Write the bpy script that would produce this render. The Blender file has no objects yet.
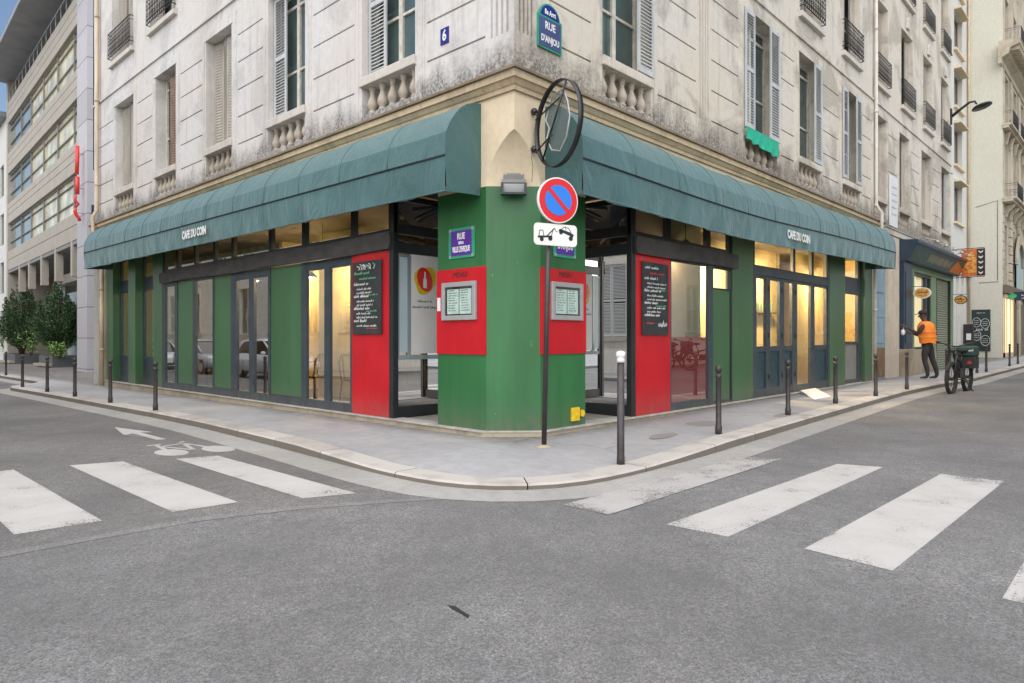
import bpy, bmesh, math, random
from mathutils import Vector, Matrix
random.seed(11)
PI = math.pi
sc = bpy.context.scene
COL = sc.collection
CAM = (-6.04, -5.67, 1.255)

def gz(x, y):                      # the streets lie on one gently tilted plane
    return .0048 * (x + 6.04) - .0051 * (y + 5.67)

# ------------------------------------------------------------------ materials
MATS = {}
def newmat(name):
    m = bpy.data.materials.new(name); m.use_nodes = True
    nt = m.node_tree
    b = nt.nodes['Principled BSDF']
    MATS[name] = m
    return m, nt, b

def N(nt, t, **kw):
    n = nt.nodes.new(t)
    for k, v in kw.items(): setattr(n, k, v)
    return n

def coord(nt, scale=(1, 1, 1)):
    g = N(nt, 'ShaderNodeNewGeometry')
    mp = N(nt, 'ShaderNodeMapping'); mp.inputs['Scale'].default_value = scale
    nt.links.new(g.outputs['Position'], mp.inputs['Vector'])
    return mp.outputs['Vector']

def noise(nt, vec, scale, detail=4, rough=.55, dist=0):
    n = N(nt, 'ShaderNodeTexNoise')
    n.inputs['Scale'].default_value = scale; n.inputs['Detail'].default_value = detail
    n.inputs['Roughness'].default_value = rough; n.inputs['Distortion'].default_value = dist
    nt.links.new(vec, n.inputs['Vector'])
    return n.outputs['Fac']

def ramp(nt, fac, stops):
    r = N(nt, 'ShaderNodeValToRGB')
    el = r.color_ramp.elements
    while len(el) < len(stops): el.new(.5)
    for e, (p, c) in zip(el, stops):
        e.position = p; e.color = (*c, 1) if len(c) == 3 else c
    nt.links.new(fac, r.inputs['Fac'])
    return r.outputs['Color']

def mix(nt, fac, a, b, mode='MIX'):
    m = N(nt, 'ShaderNodeMix', data_type='RGBA', blend_type=mode)
    for s, v in ((0, fac), (6, a), (7, b)):
        if isinstance(v, (int, float)): m.inputs[s].default_value = v
        elif isinstance(v, tuple): m.inputs[s].default_value = (*v, 1) if len(v) == 3 else v
        else: nt.links.new(v, m.inputs[s])
    return m.outputs[2]

def math_(nt, op, a, b=0.0, clamp=False):
    m = N(nt, 'ShaderNodeMath', operation=op, use_clamp=clamp)
    for i, v in enumerate((a, b)):
        if isinstance(v, (int, float)): m.inputs[i].default_value = v
        else: nt.links.new(v, m.inputs[i])
    return m.outputs[0]

def bump(nt, b, h, strength=.3, dist=.01):
    n = N(nt, 'ShaderNodeBump'); n.inputs['Strength'].default_value = strength; n.inputs['Distance'].default_value = dist
    nt.links.new(h, n.inputs['Height']); nt.links.new(n.outputs['Normal'], b.inputs['Normal'])

def simple(name, col, rough=.5, var=.12, scale=3.0, metal=0.0, bmp=0.0, bscale=60, spec=.5, coat=0.0, drip=False, dirt_shade=0.0, chips=0.0):
    m, nt, b = newmat(name)
    v = coord(nt, (1, 1, .25) if drip else (1, 1, 1))
    f = noise(nt, v, scale, 6)
    lo = tuple(c * (1 - var) for c in col); hi = tuple(min(1, c * (1 + var)) for c in col)
    c = ramp(nt, f, [(.3, lo), (.7, hi)])
    if dirt_shade:  # streaks, plus grime and contact shade painted darker towards the ground
        g = N(nt, 'ShaderNodeNewGeometry'); sz = N(nt, 'ShaderNodeSeparateXYZ'); nt.links.new(g.outputs['Position'], sz.inputs[0])
        low = math_(nt, 'SUBTRACT', 1.0, math_(nt, 'DIVIDE', math_(nt, 'SUBTRACT', sz.outputs[2], .05), .55), True)
        n2 = noise(nt, coord(nt, (1, 1, .5)), 6, 7, .7); n3 = noise(nt, coord(nt, (4, 4, .3)), 2.5, 5, .6)
        k = math_(nt, 'MULTIPLY', math_(nt, 'MULTIPLY', low, low), ramp(nt, n2, [(.3, (.1,) * 3), (.65, (1,) * 3)]))
        c = mix(nt, math_(nt, 'MULTIPLY', k, dirt_shade), c, (.14, .125, .10))
        c = mix(nt, math_(nt, 'MULTIPLY', ramp(nt, n3, [(.52, (0,) * 3), (.75, (1,) * 3)]), dirt_shade * .30), c, tuple(x * .5 for x in col))
        c = mix(nt, math_(nt, 'MULTIPLY', ramp(nt, noise(nt, coord(nt, (2, 2, .4)), 1.1, 4, .6), [(.5, (0,) * 3), (.72, (1,) * 3)]), dirt_shade * .25), c, tuple(min(1, x * 1.5 + .02) for x in col))
    if chips:
        n4 = noise(nt, coord(nt, (1, 1, .35)), 26, 3, .6); n5 = noise(nt, coord(nt), 1.6, 3)
        c = mix(nt, math_(nt, 'MULTIPLY', ramp(nt, n4, [(.715, (0,) * 3), (.735, (1,) * 3)]), math_(nt, 'MULTIPLY', ramp(nt, n5, [(.5, (0,) * 3), (.6, (1,) * 3)]), chips)), c, (.55, .53, .48))
    nt.links.new(c, b.inputs['Base Color'])
    b.inputs['Roughness'].default_value = rough; b.inputs['Metallic'].default_value = metal
    b.inputs['Specular IOR Level'].default_value = spec; b.inputs['Coat Weight'].default_value = coat
    if bmp: bump(nt, b, noise(nt, coord(nt), bscale, 3), bmp, .004)
    return m

def emission(name, col, strength):
    m, nt, b = newmat(name)
    b.inputs['Base Color'].default_value = (*col, 1)
    b.inputs['Emission Color'].default_value = (*col, 1); b.inputs['Emission Strength'].default_value = strength
    return m

def glass(name, tint=(.9, .93, .92), base=.12, gain=1.6, rough=0.0):
    m, nt, b = newmat(name)
    nt.nodes.remove(b)
    out = nt.nodes['Material Output']
    tr = N(nt, 'ShaderNodeBsdfTransparent'); tr.inputs['Color'].default_value = (*tint, 1)
    gl = N(nt, 'ShaderNodeBsdfGlossy'); gl.inputs['Roughness'].default_value = rough; gl.inputs['Color'].default_value = (.95, .97, .97, 1)
    lw = N(nt, 'ShaderNodeNewGeometry'); dt = N(nt, 'ShaderNodeVectorMath', operation='DOT_PRODUCT')
    nt.links.new(lw.outputs['Normal'], dt.inputs[0]); nt.links.new(lw.outputs['Incoming'], dt.inputs[1])
    sch = math_(nt, 'POWER', math_(nt, 'SUBTRACT', 1.0, math_(nt, 'ABSOLUTE', dt.outputs['Value']), True), 4.0)     # Schlick reflectance, same from both sides
    fac = math_(nt, 'ADD', math_(nt, 'MULTIPLY', sch, gain), base, True)
    bm = N(nt, 'ShaderNodeBump'); bm.inputs['Strength'].default_value = .015; bm.inputs['Distance'].default_value = .05
    nt.links.new(noise(nt, coord(nt), 1.3, 1), bm.inputs['Height']); nt.links.new(bm.outputs[0], gl.inputs['Normal'])
    ms = N(nt, 'ShaderNodeMixShader')
    nt.links.new(fac, ms.inputs[0]); nt.links.new(tr.outputs[0], ms.inputs[1]); nt.links.new(gl.outputs[0], ms.inputs[2])
    nt.links.new(ms.outputs[0], out.inputs['Surface'])
    return m

def stone(name, base, stain, amount, grime_z=None, top=.5, warm=None, streak=True):
    """rendered limestone wall with blotchy damp stains, rain streaks and soot above the cornice"""
    m, nt, b = newmat(name)
    p = coord(nt)
    fine = noise(nt, p, 9, 8, .65)
    big = noise(nt, p, .75, 7, .62, .6)
    blot = ramp(nt, big, [(.49, (0, 0, 0)), (.58, (1, 1, 1))])
    c = ramp(nt, fine, [(.25, tuple(x * .86 for x in base)), (.75, tuple(min(1, x * 1.06) for x in base))])
    if warm:
        wz = noise(nt, p, .5, 3)
        c = mix(nt, ramp(nt, wz, [(.4, (0, 0, 0)), (.65, (1, 1, 1))]), c, mix(nt, .5, c, warm))
    sp = noise(nt, p, 16, 5, .7)
    patch = math_(nt, 'MULTIPLY', blot, math_(nt, 'MULTIPLY', ramp(nt, sp, [(.3, (.35,) * 3), (.65, (1,) * 3)]), amount))
    c = mix(nt, patch, c, stain)
    if streak:
        st = noise(nt, coord(nt, (5, 5, .35)), 1.4, 5, .6)
        c = mix(nt, math_(nt, 'MULTIPLY', ramp(nt, st, [(.54, (0, 0, 0)), (.72, (1, 1, 1))]), .42), c, stain)
    if grime_z is not None:
        g = N(nt, 'ShaderNodeNewGeometry'); sx = N(nt, 'ShaderNodeSeparateXYZ'); nt.links.new(g.outputs['Position'], sx.inputs[0])
        h = math_(nt, 'DIVIDE', math_(nt, 'SUBTRACT', sx.outputs[2], grime_z), top)          # 0 at cornice, 1 above
        up = math_(nt, 'SUBTRACT', 1.0, h, True)
        n1 = noise(nt, coord(nt, (1, 1, .6)), 2.2, 8, .7, .4)
        n2 = noise(nt, p, 22, 6, .75)
        up = math_(nt, 'MULTIPLY', up, math_(nt, 'GREATER_THAN', sx.outputs[2], grime_z - .02))
        gm = math_(nt, 'MULTIPLY', ramp(nt, math_(nt, 'ADD', math_(nt, 'MULTIPLY', up, .62), math_(nt, 'SUBTRACT', n1, .5)), [(.22, (0, 0, 0)), (.5, (1, 1, 1))]),
                   ramp(nt, n2, [(.34, (.1,) * 3), (.58, (1,) * 3)]))
        c = mix(nt, math_(nt, 'MULTIPLY', gm, .85), c, (.075, .068, .058))
    nt.links.new(c, b.inputs['Base Color'])
    b.inputs['Roughness'].default_value = .92; b.inputs['Specular IOR Level'].default_value = .2
    bump(nt, b, noise(nt, p, 35, 6, .7), .25, .006)
    return m

def asphalt(name, lo, hi, speck=1.0, crack=True, foot=False):
    m, nt, b = newmat(name)
    p = coord(nt)
    f = noise(nt, p, 130, 2, .8); f2 = noise(nt, p, .45, 5, .6); f3 = noise(nt, p, 45, 4, .7); f4 = noise(nt, p, 7, 5, .65)
    vo = N(nt, 'ShaderNodeTexVoronoi'); vo.inputs['Scale'].default_value = 110; nt.links.new(p, vo.inputs['Vector'])
    k = min(speck, 1.3)
    c = ramp(nt, f, [(.34, tuple(x * (1 - .55 * k) for x in lo)), (.47, lo), (.60, hi), (.74, tuple(x * (1 + .7 * k) for x in hi))])
    c = mix(nt, .4, c, ramp(nt, f3, [(.34, tuple(x * (1 - .5 * k) for x in lo)), (.66, tuple(x * (1 + .25 * k) for x in hi))]))
    c = mix(nt, math_(nt, 'MULTIPLY', ramp(nt, vo.outputs['Color'], [(.62, (0,) * 3), (.9, (1,) * 3)]), .4 * k), c, tuple(x * 1.7 for x in hi))
    c = mix(nt, ramp(nt, f4, [(.4, (0,) * 3), (.75, (.45,) * 3)]), c, tuple(x * .62 for x in lo))
    c = mix(nt, ramp(nt, f2, [(.38, (0,) * 3), (.62, (.6,) * 3)]), c, tuple(x * .74 for x in lo))
    if crack:
        w = N(nt, 'ShaderNodeTexVoronoi', feature='DISTANCE_TO_EDGE'); w.inputs['Scale'].default_value = .30
        wn = N(nt, 'ShaderNodeVectorMath', operation='ADD'); nz = N(nt, 'ShaderNodeTexNoise'); nz.inputs['Scale'].default_value = 1.1; nz.inputs['Detail'].default_value = 6
        nt.links.new(p, nz.inputs['Vector']); nt.links.new(p, wn.inputs[0]); nt.links.new(nz.outputs['Color'], wn.inputs[1]); nt.links.new(wn.outputs[0], w.inputs['Vector'])
        q = ramp(nt, w.outputs['Distance'], [(.0015, (1,) * 3), (.005, (0,) * 3)])
        c = mix(nt, math_(nt, 'MULTIPLY', q, math_(nt, 'MULTIPLY', ramp(nt, noise(nt, p, .28, 2), [(.57, (0,) * 3), (.64, (1,) * 3)]), .35)), c, (.05, .05, .05))
    if foot:  # grime and contact shade painted along the foot of the walls
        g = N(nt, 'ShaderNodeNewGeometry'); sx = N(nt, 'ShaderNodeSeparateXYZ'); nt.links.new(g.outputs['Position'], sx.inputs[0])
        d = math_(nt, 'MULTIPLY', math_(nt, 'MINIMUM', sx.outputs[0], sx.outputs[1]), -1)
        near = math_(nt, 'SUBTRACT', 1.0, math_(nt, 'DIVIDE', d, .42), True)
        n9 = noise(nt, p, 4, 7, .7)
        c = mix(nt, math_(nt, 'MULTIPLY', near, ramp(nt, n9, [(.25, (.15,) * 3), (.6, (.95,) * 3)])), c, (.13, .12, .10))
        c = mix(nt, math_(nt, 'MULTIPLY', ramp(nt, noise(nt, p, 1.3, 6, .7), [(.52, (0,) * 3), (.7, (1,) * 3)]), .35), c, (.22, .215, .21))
    nt.links.new(c, b.inputs['Base Color'])
    b.inputs['Roughness'].default_value = .9; b.inputs['Specular IOR Level'].default_value = .25
    bump(nt, b, f, .35 * k + .05, .008)
    return m

def paint_road(name, col, under, wear):
    """thin road paint: worn through to the asphalt in places, ragged along its edges"""
    m, nt, b = newmat(name)
    p = coord(nt)
    f = noise(nt, p, 48, 6, .8); g = noise(nt, p, 2.2, 5, .6); h = noise(nt, p, 140, 2, .8)
    t = math_(nt, 'ADD', math_(nt, 'MULTIPLY', f, .6), math_(nt, 'MULTIPLY', g, .4))
    tc = N(nt, 'ShaderNodeTexCoord'); s = N(nt, 'ShaderNodeSeparateXYZ'); nt.links.new(tc.outputs['Generated'], s.inputs[0])
    e = [math_(nt, 'MINIMUM', s.outputs[i], math_(nt, 'SUBTRACT', 1, s.outputs[i])) for i in (0, 1)]
    edge = math_(nt, 'MULTIPLY', math_(nt, 'MINIMUM', e[0], e[1]), 14, True)
    t = math_(nt, 'SUBTRACT', t, math_(nt, 'MULTIPLY', math_(nt, 'SUBTRACT', 1, edge), .05))
    k = ramp(nt, t, [(wear - .035, (0,) * 3), (wear + .035, (1,) * 3)])
    c = ramp(nt, g, [(.3, tuple(x * .84 for x in col)), (.7, col)])
    c = mix(nt, math_(nt, 'MULTIPLY', ramp(nt, h, [(.3, (1,) * 3), (.5, (0,) * 3)]), .45), c, under)
    nt.links.new(c, b.inputs['Base Color']); b.inputs['Roughness'].default_value = .8
    tr = N(nt, 'ShaderNodeBsdfTransparent'); ms = N(nt, 'ShaderNodeMixShader')
    nt.links.new(k, ms.inputs[0]); nt.links.new(tr.outputs[0], ms.inputs[1]); nt.links.new(b.outputs[0], ms.inputs[2]); nt.links.new(ms.outputs[0], nt.nodes['Material Output'].inputs['Surface'])
    bump(nt, b, h, .2, .005)
    return m

def kerbstone(name, base):
    m, nt, b = newmat(name)
    g = N(nt, 'ShaderNodeNewGeometry'); p = coord(nt)
    f = noise(nt, p, 60, 4, .7); f2 = noise(nt, p, 1.6, 5, .6)
    c = ramp(nt, f, [(.3, tuple(x * .8 for x in base)), (.7, tuple(x * 1.1 for x in base))])
    c = mix(nt, .55, c, ramp(nt, g.outputs['Random Per Island'], [(0, (.26, .24, .21)), (.5, base), (1, (.44, .42, .38))]))
    c = mix(nt, ramp(nt, f2, [(.5, (0,) * 3), (.7, (.55,) * 3)]), c, (.17, .15, .125))
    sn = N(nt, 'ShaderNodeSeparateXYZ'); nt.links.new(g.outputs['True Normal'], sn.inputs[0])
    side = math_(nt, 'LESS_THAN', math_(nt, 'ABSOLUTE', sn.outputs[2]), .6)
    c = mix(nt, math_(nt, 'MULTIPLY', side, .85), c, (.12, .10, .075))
    nt.links.new(c, b.inputs['Base Color']); b.inputs['Roughness'].default_value = .85
    bump(nt, b, f, .3, .006)
    return m

def fabric(name, col):
    m, nt, b = newmat(name)
    p = coord(nt)
    w = noise(nt, coord(nt, (1, 1, .5)), 2.2, 5, .6, .8); fine = noise(nt, p, 160, 2)
    d = noise(nt, coord(nt, (2.5, 2.5, .25)), 1.5, 5, .65)
    c = ramp(nt, w, [(.3, tuple(x * .86 for x in col)), (.7, tuple(x * 1.12 for x in col))])
    c = mix(nt, ramp(nt, d, [(.55, (0,) * 3), (.75, (.3,) * 3)]), c, tuple(x * 1.5 + .02 for x in col))
    nt.links.new(c, b.inputs['Base Color'])
    b.inputs['Roughness'].default_value = .42; b.inputs['Specular IOR Level'].default_value = .55; b.inputs['Sheen Weight'].default_value = .35; b.inputs['Sheen Tint'].default_value = (.8, .95, .95, 1)
    bump(nt, b, math_(nt, 'ADD', w, math_(nt, 'MULTIPLY', fine, .06)), .9, .06)
    return m

def leafmat(name, lo, hi):
    m, nt, b = newmat(name)
    g = N(nt, 'ShaderNodeNewGeometry')
    c = ramp(nt, g.outputs['Random Per Island'], [(0, lo), (.8, hi), (1, tuple(min(1, x * 1.7) for x in hi))])
    nt.links.new(c, b.inputs['Base Color']); b.inputs['Roughness'].default_value = .6
    return m

def ashlar(name, base, mortar, bw, bh, axis, stain=(.3, .3, .3), mort=.012, off=.5):
    """stone slabs laid in courses; axis is the horizontal world axis the courses run along"""
    m, nt, b = newmat(name)
    g = N(nt, 'ShaderNodeNewGeometry'); s = N(nt, 'ShaderNodeSeparateXYZ'); nt.links.new(g.outputs['Position'], s.inputs[0])
    cb = N(nt, 'ShaderNodeCombineXYZ'); nt.links.new(s.outputs[axis], cb.inputs[0]); nt.links.new(s.outputs[2], cb.inputs[1])
    br = N(nt, 'ShaderNodeTexBrick'); nt.links.new(cb.outputs[0], br.inputs['Vector'])
    br.offset = off
    br.inputs['Scale'].default_value = 1; br.inputs['Brick Width'].default_value = bw; br.inputs['Row Height'].default_value = bh
    br.inputs['Mortar Size'].default_value = mort
    br.inputs['Color1'].default_value = (*[x * .9 for x in base], 1); br.inputs['Color2'].default_value = (*[min(1, x * 1.08) for x in base], 1)
    br.inputs['Mortar'].default_value = (*mortar, 1)
    f = noise(nt, coord(nt), 3, 7, .65)
    c = mix(nt, ramp(nt, f, [(.5, (0,) * 3), (.75, (.35,) * 3)]), br.outputs['Color'], stain)
    nt.links.new(c, b.inputs['Base Color']); b.inputs['Roughness'].default_value = .75
    bump(nt, b, math_(nt, 'ADD', math_(nt, 'MULTIPLY', noise(nt, coord(nt), 40, 4), .3), math_(nt, 'SUBTRACT', 1, br.outputs['Fac'])), .4, .01)
    return m

M_STONE_L = stone('stone_street_side', (.66, .645, .625), (.30, .285, .27), .38, 4.5, .75, (.62, .56, .49))
M_STONE_R = stone('stone_stained', (.665, .63, .56), (.25, .225, .19), .62, 4.5, 1.0, (.63, .56, .44))
M_FRAME_ST = stone('stone_surround', (.62, .58, .52), (.36, .34, .31), .35, 4.5, .6)
M_PIERST = stone('clean_pier_stone', (.66, .58, .47), (.4, .34, .27), .35, None, .5)
M_BALUST = stone('stone_baluster', (.50, .44, .36), (.22, .19, .15), .6)
M_CREAM = stone('cream_plaster', (.74, .62, .44), (.5, .4, .27), .25, None, .5, None, False)
M_CORNICE = stone('cream_cornice', (.60, .48, .32), (.25, .19, .12), .5)
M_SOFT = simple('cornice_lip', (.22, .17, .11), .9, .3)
M_ASPH = asphalt('asphalt_junction', (.142, .141, .140), (.243, .242, .240), 1.35, False)
M_ASPH2 = asphalt('asphalt_brown', (.135, .130, .127), (.25, .243, .237), 1.3)
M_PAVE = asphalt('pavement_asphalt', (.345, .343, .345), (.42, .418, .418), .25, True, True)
M_JOINT = asphalt('road_joint_dust', (.17, .167, .162), (.28, .276, .268), 1.1, False)
M_GUTTER = asphalt('gutter_concrete', (.33, .32, .30), (.43, .42, .40), .3, False)
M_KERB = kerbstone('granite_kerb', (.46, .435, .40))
M_ZEBRA = paint_road('zebra_paint', (.47, .46, .44), (.26, .25, .245), .40)
M_ZEBRA2 = paint_road('zebra_paint_worn', (.40, .39, .375), (.26, .255, .25), .44)
M_AWN = fabric('awning_fabric', (.035, .110, .110))
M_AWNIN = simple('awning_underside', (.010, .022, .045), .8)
M_GREEN = simple('green_paint', (.045, .125, .050), .34, .16, 1.2, drip=True, bmp=.06, bscale=12, dirt_shade=.8, chips=.25)
M_GREEN_D = simple('pillar_green_paint', (.026, .134, .041), .40, .18, 1.5, drip=True, bmp=.08, bscale=14, dirt_shade=.9, chips=.8)
M_RED = simple('red_panel', (.50, .008, .016), .22, .14, 1.5, bmp=.04, bscale=5, dirt_shade=.5, chips=.3)
M_SLATE = simple('slate_blue_paint', (.036, .050, .062), .42, .25, 4, dirt_shade=.6, chips=.5)
M_TEAL = simple('dark_teal_paint', (.016, .05, .062), .4, .35, 9)
M_DARK = simple('dark_frame', (.018, .022, .024), .4, .25)
M_FASCIA = simple('fascia_cloth', (.058, .055, .052), .75, .22, 5, bmp=.7, bscale=6)
M_PLINTH = stone('plinth_stone', (.42, .36, .27), (.2, .16, .11), .7)
M_SILLST = simple('sill_stone', (.40, .38, .34), .8, .25, 6)
M_GLASS = glass('shop_glass', (.74, .78, .76), .50, .6)
M_GLASSM = glass('porch_glass', (.36, .40, .40), .90, .1)
M_GLASSL = glass('clear_glass', (.95, .95, .93), .11, .7)
M_GLASSR = glass('tinted_window_glass', (.9, .9, .88), .24, .8)
M_UPGLASS = simple('upstairs_glass', (.065, .105, .10), .04, .35, 1.5, spec=1.0)
M_SHUT = simple('white_shutter', (.50, .52, .525), .6, .16, 8, drip=True)
M_SHUTG = simple('weathered_shutter', (.46, .42, .36), .65, .2, 8, drip=True)
M_SHUTB = simple('brown_shutter', (.23, .15, .10), .6, .3, 8, drip=True)
M_CASE = simple('window_paint', (.58, .55, .48), .6, .2, 10)
M_IRON = simple('wrought_iron', (.022, .022, .024), .55, .3)
M_BOLL = simple('bollard_paint', (.040, .033, .033), .42, .3, 12)
M_WHITE = simple('white_paint', (.78, .78, .76), .4, .06)
M_WHITE2 = simple('white_reflection', (.80, .79, .75), .55, .05)
M_CHALK = simple('chalk_white', (.75, .75, .72), .9)
M_CHALKG = simple('chalk_green', (.18, .5, .25), .9)
M_CHALKR = simple('chalk_red', (.6, .09, .1), .9)
M_BOARD = simple('blackboard', (.028, .032, .032), .7, .35, 5)
M_BLUE = simple('sign_blue', (.02, .20, .72), .35, .05)
M_SIGNRED = simple('sign_red', (.66, .012, .016), .35, .05)
M_ENAMEL = simple('plaque_blue', (.018, .020, .20), .25, .1)
M_ENAMELP = simple('plaque_violet', (.10, .03, .30), .3, .1)
M_ENAMELG = simple('plaque_green', (.03, .33, .18), .3, .2)
M_PLAQT = simple('plaque_weathered', (.060, .080, .19), .35, .25)
M_ALU = simple('aluminium', (.42, .42, .42), .42, .08, 8, .35)
M_STEEL = simple('dark_steel', (.05, .05, .052), .35, .2, 8, .7)
M_PAPER = simple('menu_paper', (.60, .80, .74), .6, .15, 6)
M_YELLOW = simple('yellow_plastic', (.75, .50, .02), .45, .2, 20)
M_FLOOR = simple('interior_floor', (.16, .11, .07), .5, .2)
M_PORCH = simple('porch_floor', (.30, .28, .26), .8, .25, 6)
M_WALLIN = simple('interior_wall', (.90, .68, .32), .8, .12, 1.5)
M_WALLDK = simple('interior_wall_dark', (.24, .18, .12), .8, .2)
M_WALLRED = simple('interior_partition_red', (.34, .045, .045), .8, .1)
M_FILM = simple('red_window_film', (.27, .030, .030), .5, .1)
M_WALLPALE = simple('interior_partition_pale', (.62, .58, .50), .8, .06)
M_CEIL = simple('interior_ceiling', (.32, .29, .25), .8, .1)
M_WOOD = simple('bistro_wood', (.20, .10, .05), .45, .2)
M_TEALCH = simple('teal_stool', (.02, .22, .30), .4, .1)
M_BULB = emission('lamp_glow', (1.0, .66, .28), 22)
M_ZINC = simple('zinc_roof', (.24, .26, .28), .5, .1, 1)
M_PIPE = simple('cream_pipe', (.52, .42, .29), .6, .25, 5, drip=True)
M_PIPEST = simple('stone_pipe', (.60, .56, .50), .7, .15, 5)
M_DOORB = simple('pale_blue_door', (.23, .36, .44), .55, .15, 6, drip=True)
M_DOORW = simple('weathered_oak', (.20, .13, .06), .7, .25, 6, drip=True)
M_NAVY = simple('navy_shopfront', (.014, .035, .062), .4, .2)
M_SHOPG = simple('sage_frame', (.17, .27, .15), .5, .15)
M_ROLL = simple('roller_shutter', (.24, .26, .18), .6, .15, 5)
M_SIGNG = simple('shop_sign_green', (.055, .10, .09), .5, .3)
M_GOLD = simple('faded_gold', (.42, .36, .22), .5, .2)
M_ORANGE = simple('orange_print', (.62, .17, .035), .45, .35, 14)
M_ORANGE2 = simple('amber_print', (.80, .38, .08), .45, .3, 14)
M_HIVIS = simple('hivis_orange', (.95, .23, .012), .6, .08, 6, bmp=.2, bscale=12)
M_REFL = simple('reflective_tape', (.90, .33, .06), .4, .1)
M_SKIN = simple('skin_brown', (.11, .055, .035), .55, .1)
M_JACKET = simple('brown_sleeve', (.060, .030, .026), .8, .2)
M_TROUS = simple('dark_trousers', (.030, .026, .026), .8, .25)
M_SHOE = simple('shoe', (.035, .032, .03), .6, .2)
M_SOLE = simple('pale_sole', (.4, .38, .35), .7, .2)
M_CAP = simple('dark_cap', (.02, .022, .025), .8, .2)
M_RUBBER = simple('rubber', (.018, .018, .018), .8, .2)
M_BAG = simple('dark_green_bag', (.02, .055, .05), .6, .2)
M_CRATE = simple('black_crate', (.02, .02, .022), .6, .2)
M_NET = simple('green_net', (.02, .42, .26), .6, .25, 18)
M_LEAF = leafmat('yew_leaf', (.034, .076, .034), (.12, .205, .085))
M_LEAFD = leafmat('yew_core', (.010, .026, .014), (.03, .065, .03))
M_LEAFL = leafmat('light_leaf', (.08, .20, .04), (.22, .38, .09))
M_BARK = simple('bark', (.12, .085, .06), .9, .25, 12)
M_PLANTER = simple('planter_grey', (.12, .13, .14), .6, .15)
M_TIMBER = simple('pale_timber', (.42, .36, .28), .7, .15)
M_MOD = simple('modern_band', (.42, .38, .32), .6, .10, 2)
M_MODG = simple('modern_band_grey', (.24, .24, .23), .6, .12, 2)
M_MODPIER = ashlar('granite_pier', (.48, .47, .49), (.2, .2, .22), 6.0, 1.25, 1, (.36, .36, .4), .02, 0)
M_MODFR = simple('modern_frame', (.26, .25, .23), .45, .1, 5, .2)
M_MODGL = simple('golden_reflection_glass', (.72, .60, .40), .10, .55, 1.1, spec=.9)  # golden reflection of sunlit surroundings painted into the pane colour
M_MODGL2 = simple('grey_window_glass', (.20, .25, .26), .05, .4, .5, spec=.9)
M_SOFFIT = simple('soffit', (.30, .31, .33), .6, .15, 1)
M_DKGLASS = simple('dark_blue_glass', (.02, .045, .10), .08, .1, 2, spec=.8)
M_FROST = simple('frosted_panel', (.46, .56, .60), .35, .05)
M_SIGNR = simple('red_letters', (.72, .04, .03), .35, .1)
M_OFFW = stone('white_render', (.66, .66, .62), (.5, .5, .46), .25, None, .5, None, True)
M_PALE = stone('pale_gable', (.66, .65, .56), (.54, .53, .45), .25, None, .5, None, True)
M_HAUSS = stone('ornate_stone', (.56, .50, .40), (.24, .20, .14), .55)
M_HAUSSD = simple('ornate_dark', (.16, .125, .08), .85, .3)  # plain dark brown for the cable, shop wall and fascia
M_RUST = stone('rusticated_stone', (.90, .86, .78), (.6, .54, .45), .3, None, .5)
M_RUST2 = stone('rusticated_pale', (.90, .88, .82), (.65, .6, .52), .3, None, .5)
M_CARW = simple('white_car_paint', (.70, .72, .74), .2, .03, coat=.5)
M_CARG = simple('silver_car_paint', (.42, .44, .46), .22, .03, coat=.5)
M_CARGL = simple('car_glass', (.02, .025, .03), .04, .1)
M_LIGHTGL = simple('lamp_lens', (.6, .62, .62), .12, .1)
M_SIGNGRN = simple('bright_green_sign', (.05, .40, .18), .4, .2)
M_PICT = simple('framed_print', (.70, .55, .30), .6, .2, 8)

# ------------------------------------------------------------------ mesh helper
ORG = {}
class Frame:
    """a wall plane: u runs along it, d stands out of it, z is up"""
    def __init__(s, o, u, n, z0=0.0):
        s.o = Vector((o[0], o[1], z0)); s.u = Vector((*u, 0)); s.n = Vector((*n, 0))
        s.r = 1 if Vector((-n[1], n[0], 0)).dot(s.u) > 0 else -1       # sign of u in reading direction
    def p(s, u, d, z):
        q = s.o + s.u * u + s.n * d
        return (q.x, q.y, q.z + z)

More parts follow.
